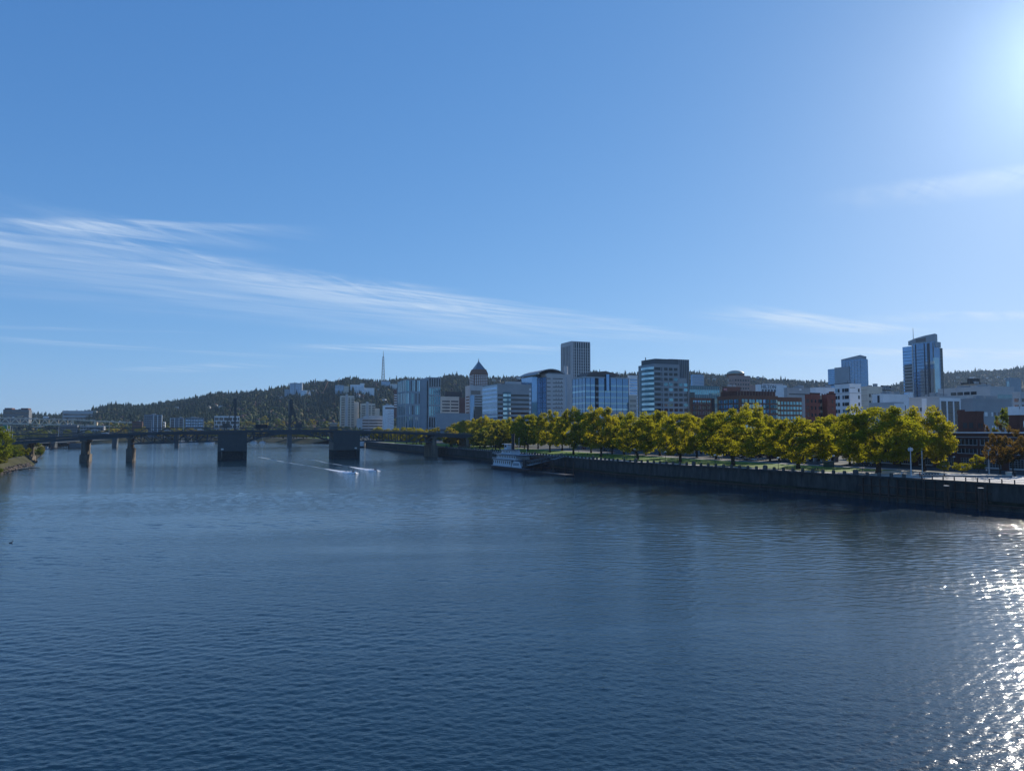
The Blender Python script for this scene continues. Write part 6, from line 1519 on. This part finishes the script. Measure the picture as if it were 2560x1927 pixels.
MB().tube([(0, 0, 0), (0, 0, 1.05)], [.85, 1.0], 14).build('bowl', W_CREAM, k); MB().tube([(0, 0, 1.06), (0, 0, 1.15)], [1.06, 1.06], 14).build('rim', W_STONE, k)
p = gp(2537, 1190); k = empty('litter_bin', p, .2, 'black litter bin right of the stone planter', 'bin'); MB().tube([(0, 0, 0), (0, 0, 1.0)], [.32, .38], 10).build('drum', W_BLACK, k); MB().tube([(0, 0, 1.01), (0, 0, 1.15), (0, 0, 1.3)], [.4, .32, .1], 10).build('lid', W_BLACK, k)
p0, p1 = gp(2300, 1190.5), gp(2530, 1193.5); k = empty('plaza_step', (p0.x, p0.y, G), 0, 'long low dark retaining step running across the plaza', 'wall')
MB().bar((0, 0, .25), (p1.x - p0.x, p1.y - p0.y, .25), .5, .5).build('step', W_DGREY, k); MB().bar((0, 0, .55), (p1.x - p0.x, p1.y - p0.y, .55), .62, .1).build('coping', W_STONE, k)
for i in range(5):
    p = gp(2312 + i * 7.5, 1186.5); k = empty('bench', p, GRID + 1.2, 'low dark bench in a row at the left end of the plaza', 'bench', 'benches on the plaza')
    cube('seat', W_DGREY, k, -.9, .9, -.25, .25, .42, .5)
    for s_ in (-.7, .7): cube('leg', W_BLACK, k, s_ - .06, s_ + .06, -.22, .22, 0, .42)

# ------------------------------------------------------------------ cars
def car(loc, rz, paint, label, group='cars parked beyond the lawn', suv=False, parts=True, parent=None):
    o = empty('parked_car', loc, rz, label, 'car', group)
    h = 1.75 if suv else 1.48
    prof = [(-2.2, .35), (2.2, .35), (2.25, .7), (2.1, .86), (1.15, .95), (.55, h - .05), (.3, h), (-1.3, h), (-1.6, h - .06), (-2.15, 1.0), (-2.25, .7)]
    low = [(-2.2, .35), (2.2, .35), (2.25, .7), (2.1, .86), (1.2, .96), (-2.15, 1.0), (-2.25, .7)]
    MB().extr(low, 'y', -.88, .88).build('body', paint, o)
    MB().extr([(1.2, .97), (.55, h - .1), (-1.5, h - .1), (-2.1, 1.01)], 'y', -.80, .80).build('windows', GL_DARK, o)
    MB().extr([(.56, h - .09), (.3, h), (-1.35, h), (-1.6, h - .09)], 'y', -.74, .74).build('roof', paint, o)
    for x in (1.38, -1.38):
        for y in (-.8, .8):
            w = MB().tube([(x, y - .11, .34), (x, y + .11, .34)], .34, 12).build('wheel', TYRE, o); MB().tube([(x, y - .125, .34), (x, y + .125, .34)], .2, 8).build('rim', CHROME, w)
    for y in (-.62, .62):
        cube('headlight', GLOBE, o, 2.18, 2.27, y - .18, y + .18, .62, .76); cube('tail_light', mat('tail_red', (.25, .01, .01), .4), o, -2.28, -2.18, y - .16, y + .16, .68, .86)
    return o
PAINT = [mat('white_car_paint', (.62, .63, .65), .3, .03, 1, spec=.6), mat('silver_car_paint', (.32, .34, .36), .3, .03, 1, spec=.6), mat('dark_car_paint', (.03, .035, .05), .3, .03, 1, spec=.6), mat('red_car_paint', (.25, .03, .03), .3, .03, 1, spec=.6)]
cr = [(1797, 1147, 0, 0, 'white hatchback parked alone beyond the lawn left of the fourth tree'), (1848, 1148, 1, 1, 'silver van like car just right of the fourth tree trunk'), (1868, 1148, 0, 1, 'white tall car second right of the fourth tree'), (1888, 1151, 0, 0, 'white low car third right of the fourth tree'), (1907, 1150, 0, 1, 'white off road car at the right end of the parked row'),
      (1700, 1140, 2, 0, 'dark car half hidden behind the fifth tree'), (1668, 1138, 1, 0, 'silver car in shade left of the fifth tree'), (1530, 1130, 2, 0, 'dark car in the shade right of the seventh tree'), (1512, 1128, 2, 1, 'dark tall car right of the seventh tree'), (1458, 1123, 3, 0, 'red car glinting beyond the eighth tree'), (1985, 1152, 2, 0, 'dark car behind the third tree trunk'), (2170, 1164, 2, 0, 'dark car in shade left of the largest tree'), (2190, 1165, 2, 1, 'dark tall car in shade behind the largest tree'), (1395, 1119, 1, 0, 'silver car beyond the ninth tree')]
for px, py, c, sv, lb in cr: car(gp(px, py), math.atan2(U.y, U.x), PAINT[c], lb, suv=bool(sv))
# traffic on the bridges
def small_car(px, py, Y, paint, label, group, sc=1.0, truck=False, rz=GRID, dz=0.0):
    p = world_at(px, py, Y); o = empty('truck' if truck else 'car', (p.x, p.y, p.z + dz), rz, label, 'truck' if truck else 'car', group); o.scale = (sc,) * 3
    if truck:
        cube('cargo_box', paint, o, -5.5, 3, -1.25, 1.25, 1.1, 4.0); cube('cab', PAINT[2], o, 3.2, 5.4, -1.2, 1.2, .6, 3.2)
        for x in (-4, -2.8, 4.2): 
            for y in (-1.1, 1.1): MB().tube([(x, y - .15, .5), (x, y + .15, .5)], .5, 8).build('wheel', TYRE, o)
    else:
        MB().extr([(-2.2, .35), (2.2, .35), (2.2, .85), (1.2, .98), (-2.15, 1.0)], 'y', -.88, .88).build('body', paint, o); MB().extr([(1.2, .99), (.5, 1.55), (-1.5, 1.55), (-2.1, 1.02)], 'y', -.8, .8).build('cabin', GL_DARK if rnd.random() < .5 else paint, o)
    return o
for i, px in enumerate((13, 26, 56, 64, 83, 129, 142, 156, 181, 197, 207, 226, 232, 278, 297, 307, 323, -10)):
    a_, b__ = (A_, B_) if px < 183 else (B_, C_)
    f_ = (px - (-90)) / 273 if px < 183 else (px - 183) / 162
    q = a_.lerp(b__, f_); o = small_car(px, 1041, q.y, PAINT[0] if i % 3 else PAINT[1], 'small bright vehicle in the traffic on the motorway bridge', 'traffic on the motorway bridge', 1.25); o.location = (q.x, q.y + 4, q.z + .02)
for px, m_, lb in ((44, W_TAN, 'truck with tan load on the motorway bridge at far left'), (110, W_WHITE, 'white box truck on the motorway bridge above its pier')):
    q = A_.lerp(B_, (px + 90) / 273); o = small_car(px, 1041, q.y, m_, lb, None, 1.3, True); o.location = (q.x, q.y + 5, q.z + .02)
for t, m_, lb, trk in ((-66, PAINT[2], 'dark car on the road bridge above its left pier', 0), (-62, W_BLACK, 'dark truck on the road bridge right of its left pier', 1), (-168, PAINT[0], 'white car on the left part of the road bridge', 0), (-128, PAINT[1], 'silver car on the road bridge over the left truss', 0), (-106, PAINT[0], 'white car just left of the left bridge pier', 0)):
    q = Vector((PR.x, PR.y)) + V * t + U * 5; o = small_car(0, 1000, 100, m_, lb, None, 1.0, bool(trk)); o.location = (q.x, q.y, zd(t) + .01)

# ------------------------------------------------------------------ jet skis, wakes, other craft
FOAM = mat('white_foam', (.80, .82, .84), .9, .15, 1.2, bump=.5)
FOAMT = mat('thin_foam', (.42, .50, .56), .6, .3, .4, bump=.4)
for i, (px, py, lb, ll) in enumerate(((883, 1183.5, 'rider in dark clothes on a jet ski, nearer of the two', 'nearer dark jet ski throwing up white spray'), (938, 1177.5, 'rider in dark clothes on a jet ski, farther of the two', 'farther dark jet ski with white spray'))):
    p = on_level(px, py, 0); tail = on_level(640 if i == 0 else 760, 1142 if i == 0 else 1146, 0)
    hd = Vector((p.x - tail.x, p.y - tail.y)).normalized(); rz = math.atan2(hd.y, hd.x)
    o = empty('jet_ski', (p.x, p.y, .1), rz, ll, 'jet ski', 'jet skis on the river')
    MB().extr([(-1.5, 0), (1.2, 0), (1.75, .45), (1.0, .62), (-1.5, .5)], 'y', -.55, .55).build('hull', BDARK, o); MB().extr([(-1.2, .5), (.1, .5), (0, .8), (-1.1, .86)], 'y', -.24, .24).build('seat', TYRE, o)
    MB().extr([(.15, .55), (1.1, .55), (.45, 1.0)], 'y', -.34, .34).build('cowl', BDARK, o); MB().bar((.35, -.4, 1.1), (.35, .4, 1.1), .06).build('handlebar', TYRE, o); o.scale = (1.15,) * 3
    person((p.x - hd.x * .45, p.y - hd.y * .45, .1), rz - math.pi / 2, 'sit', 'dark', 'dark', lb)
    rg = np.random.default_rng(5 + i); fm = MB(); L_ = 58.0
    nseg = 40; ring = []
    for k in range(nseg + 1):
        f = k / nseg; x = 3.5 - f * L_; wdt = (2.9 * (1 - f) ** .8 + .25) * (1 if f > .08 else f / .08 + .1) * rg.uniform(.8, 1.2); hh = (.75 * (1 - f) ** 1.8 + .04) * rg.uniform(.7, 1.3)
        ring.append([(x, wdt * q_, .02 + hh * max(0.0, 1 - q_ * q_) * rg.uniform(.6, 1.2)) for q_ in (-1, -.6, -.2, .2, .6, 1)])
    vs_ = [v for r_ in ring for v in r_]; fs = [(a * 6 + c, (a + 1) * 6 + c, (a + 1) * 6 + c + 1, a * 6 + c + 1) for a in range(nseg) for c in range(5)]
    fm.add(vs_, fs)
    for k in range(500):
        f = rg.random() ** 1.6; x = 3.0 - f * 16; y = rg.normal() * (1.7 * (1 - f) + .4); z = abs(rg.normal()) * .75 * (1 - f) + .05; s_ = rg.uniform(.05, .16)
        fm.add([(x - s_, y, z), (x + s_, y, z), (x, y + s_, z + s_), (x, y - s_, z + s_ * .5)], [(0, 2, 1), (0, 1, 3), (1, 2, 3), (2, 0, 3)])
    wk = fm.build('wake_foam', FOAM, None, (p.x, p.y, 0), rz, smooth=False); tag(wk, ['white foaming wake behind the nearer jet ski', 'white foaming wake behind the farther jet ski'][i], 'wake', kind='stuff')
    tl = MB(); D_ = (Vector((tail.x, tail.y)) - Vector((p.x, p.y))).length
    for k in range(61):
        f = k / 60; x = -L_ * .9 - f * (D_ - L_); wob = math.sin(f * 9 + i) * 1.4 * f; wd = (.35 + .8 * f) * rg.uniform(.2, 1.3) * (1 if math.sin(f * 23 + i * 2) > -.5 else .25)
        tl.v += [(x, wob - wd, .03), (x, wob, .07), (x, wob + wd, .03)]
    tl.f += [(3 * k + c, 3 * k + 3 + c, 3 * k + 4 + c, 3 * k + 1 + c) for k in range(60) for c in (0, 1)]
    tag(tl.build('wake_trail', FOAMT, None, (p.x, p.y, 0), rz), ['thin fading wake line trailing the nearer jet ski', 'thin fading wake line trailing the farther jet ski'][i], 'wake', kind='stuff')
p = on_level(906, 1118, 0); tb = empty('tour_boat', (p.x, p.y, 0), GRID + 1.3, 'white double deck tour boat moored where the wall ends', 'boat')
MB().extr([(-14, 0), (14, 0), (16, 1.8), (-14, 1.8)], 'y', -3, 3).build('hull', BDARK, tb)
for k, (z0, z1) in enumerate(((1.82, 4.2), (4.6, 6.9))): cube('deck_house', BWHITE, tb, -13, 10 - k * 3, -2.7, 2.7, z0, z1); cube('window_band', GL_DARK, tb, -12, 9 - k * 3, -2.76, 2.76, z0 + 1.0, z1 - .4); cube('deck_roof', BWHITE, tb, -13.6, 11 - k * 3, -3.1, 3.1, z1 + .01, z1 + .35)
rb = random.Random(21)
def moored(px, py, label, group, ln):
    p = on_level(px, py, 0); o = empty('motor_boat', (p.x, p.y, 0), rb.uniform(-.3, .5), label, 'boat', group)
    MB().extr([(-ln / 2, .1), (ln / 2 - 1, .1), (ln / 2 + .6, 1.6), (-ln / 2, 1.3)], 'y', -1.5, 1.5).build('hull', BWHITE, o); cube('cabin', BWHITE, o, -ln * .3, ln * .2, -1.1, 1.1, 1.4, 3.0); cube('cabin_window', GL_DARK, o, -ln * .28, ln * .21, -1.14, 1.14, 2.0, 2.6)
    if rb.random() < .5: MB().tube([(0, 0, 3), (0, 0, 9)], .12, 5).build('mast', BWHITE, o)
for i in range(16): moored(rb.uniform(440, 545) if i < 13 else rb.uniform(610, 660), rb.uniform(1106.2, 1107.6), 'small white motor boat in the far marina seen under the road bridge', 'boats in the far marina', rb.uniform(7, 13))
moored(116, 1122, 'white motor boat moored by the east shore piles', None, 9)
# timber dock on the east shore
p = on_level(122, 1122, 0); q = on_level(222, 1121.5, 0); dk = empty('timber_dock', (p.x, p.y, 0), math.atan2(q.y - p.y, q.x - p.x), 'dark timber dock on piles seen under the left bridge spans', 'dock')
L_ = (Vector((q.x, q.y)) - Vector((p.x, p.y))).length
MB().box(0, L_, 0, 7, .3, 1.0).build('pontoon', BDARK, dk); MB().box(L_ * .48, L_, 1, 7, 1.02, 6.6).build('shed', W_DGREY, dk); MB().box(L_ * .02, L_ * .46, .5, 6.5, 6.8, 7.2).build('canopy', W_DGREY, dk)
for k in range(13): MB().tube([(L_ * (.02 + k * .038), .6, -2), (L_ * (.02 + k * .038), .6, 6.8)], .3, 7).build('pile', timber_m, dk)
for x in (.03, .5, .98): MB().tube([(L_ * x, -.6, -2), (L_ * x, -.6, 8.5)], .45, 7).build('mooring_post', timber_m, dk)
# road signs on the left ramp, water bird
SG = mat('sign_green', (.02, .22, .14), .5); SY = mat('sign_yellow', (.55, .42, .05), .5)
for lb, px0, px1, t0, t1, m_ in (('green road sign on posts above the left bank', 8, 17.5, 1062.5, 1074, SG), ('small yellow road sign right of the green one', 20, 26, 1064, 1072, SY)):
    Y = 560; a = world_at(px0, t0, Y); b_ = world_at(px1, t1, Y); k = empty('road_sign', (a.x, a.y, 5.5), 0, lb, 'sign')
    cube('panel', m_, k, 0, b_.x - a.x, -.08, .08, b_.z - 5.5, a.z - 5.5); cube('panel_border', BWHITE, k, -.12, b_.x - a.x + .12, -.02, .1, b_.z - 5.62, a.z - 5.38)
    for f in (.2, .8): cube('post', POLE, k, (b_.x - a.x) * f - .1, (b_.x - a.x) * f + .1, .12, .3, 0, a.z - 5.5)
p = on_level(27, 1357, 0); k = empty('water_bird', (p.x, p.y, 0), .5, 'small dark water bird floating at the left picture edge', 'bird')
MB().ball((0, 0, .06), (.30, .14, .13), 10, 6).tube([(.2, 0, .12), (.27, 0, .3), (.29, 0, .38)], [.06, .04, .05], 7).ball((.32, 0, .40), (.08, .05, .05), 8, 5).bar((.38, 0, .40), (.47, 0, .385), .025).bar((-.25, 0, .1), (-.42, 0, .13), .08, .03).build('body', BDARK, k, smooth=True)

# ------------------------------------------------------------------ air
hz = MB().box(-9000, 9000, -1000, 9500, -1.5, 520)
haze = hz.build('haze', None); tag(haze, 'thin pale blue haze over river, city and wooded hills', 'haze', kind='stuff')
hm = bpy.data.materials.new('haze_air'); hm.use_nodes = True
ht = hm.node_tree; ht.nodes.clear()
ho = ht.nodes.new('ShaderNodeOutputMaterial'); ad_ = ht.nodes.new('ShaderNodeAddShader')
for i_, (dens, colr, g_) in enumerate(((0.55e-5, (0.70, 0.84, 1.0, 1), 0.92), (3.6e-5, (0.50, 0.72, 1.0, 1), 0.0))):
    pv_ = ht.nodes.new('ShaderNodeVolumePrincipled'); pv_.inputs['Density'].default_value = dens
    pv_.inputs['Color'].default_value = colr; pv_.inputs['Anisotropy'].default_value = g_
    ht.links.new(pv_.outputs[0], ad_.inputs[i_])
ht.links.new(ad_.outputs[0], ho.inputs['Volume'])
haze.data.materials.append(hm); haze.display_type = 'WIRE'
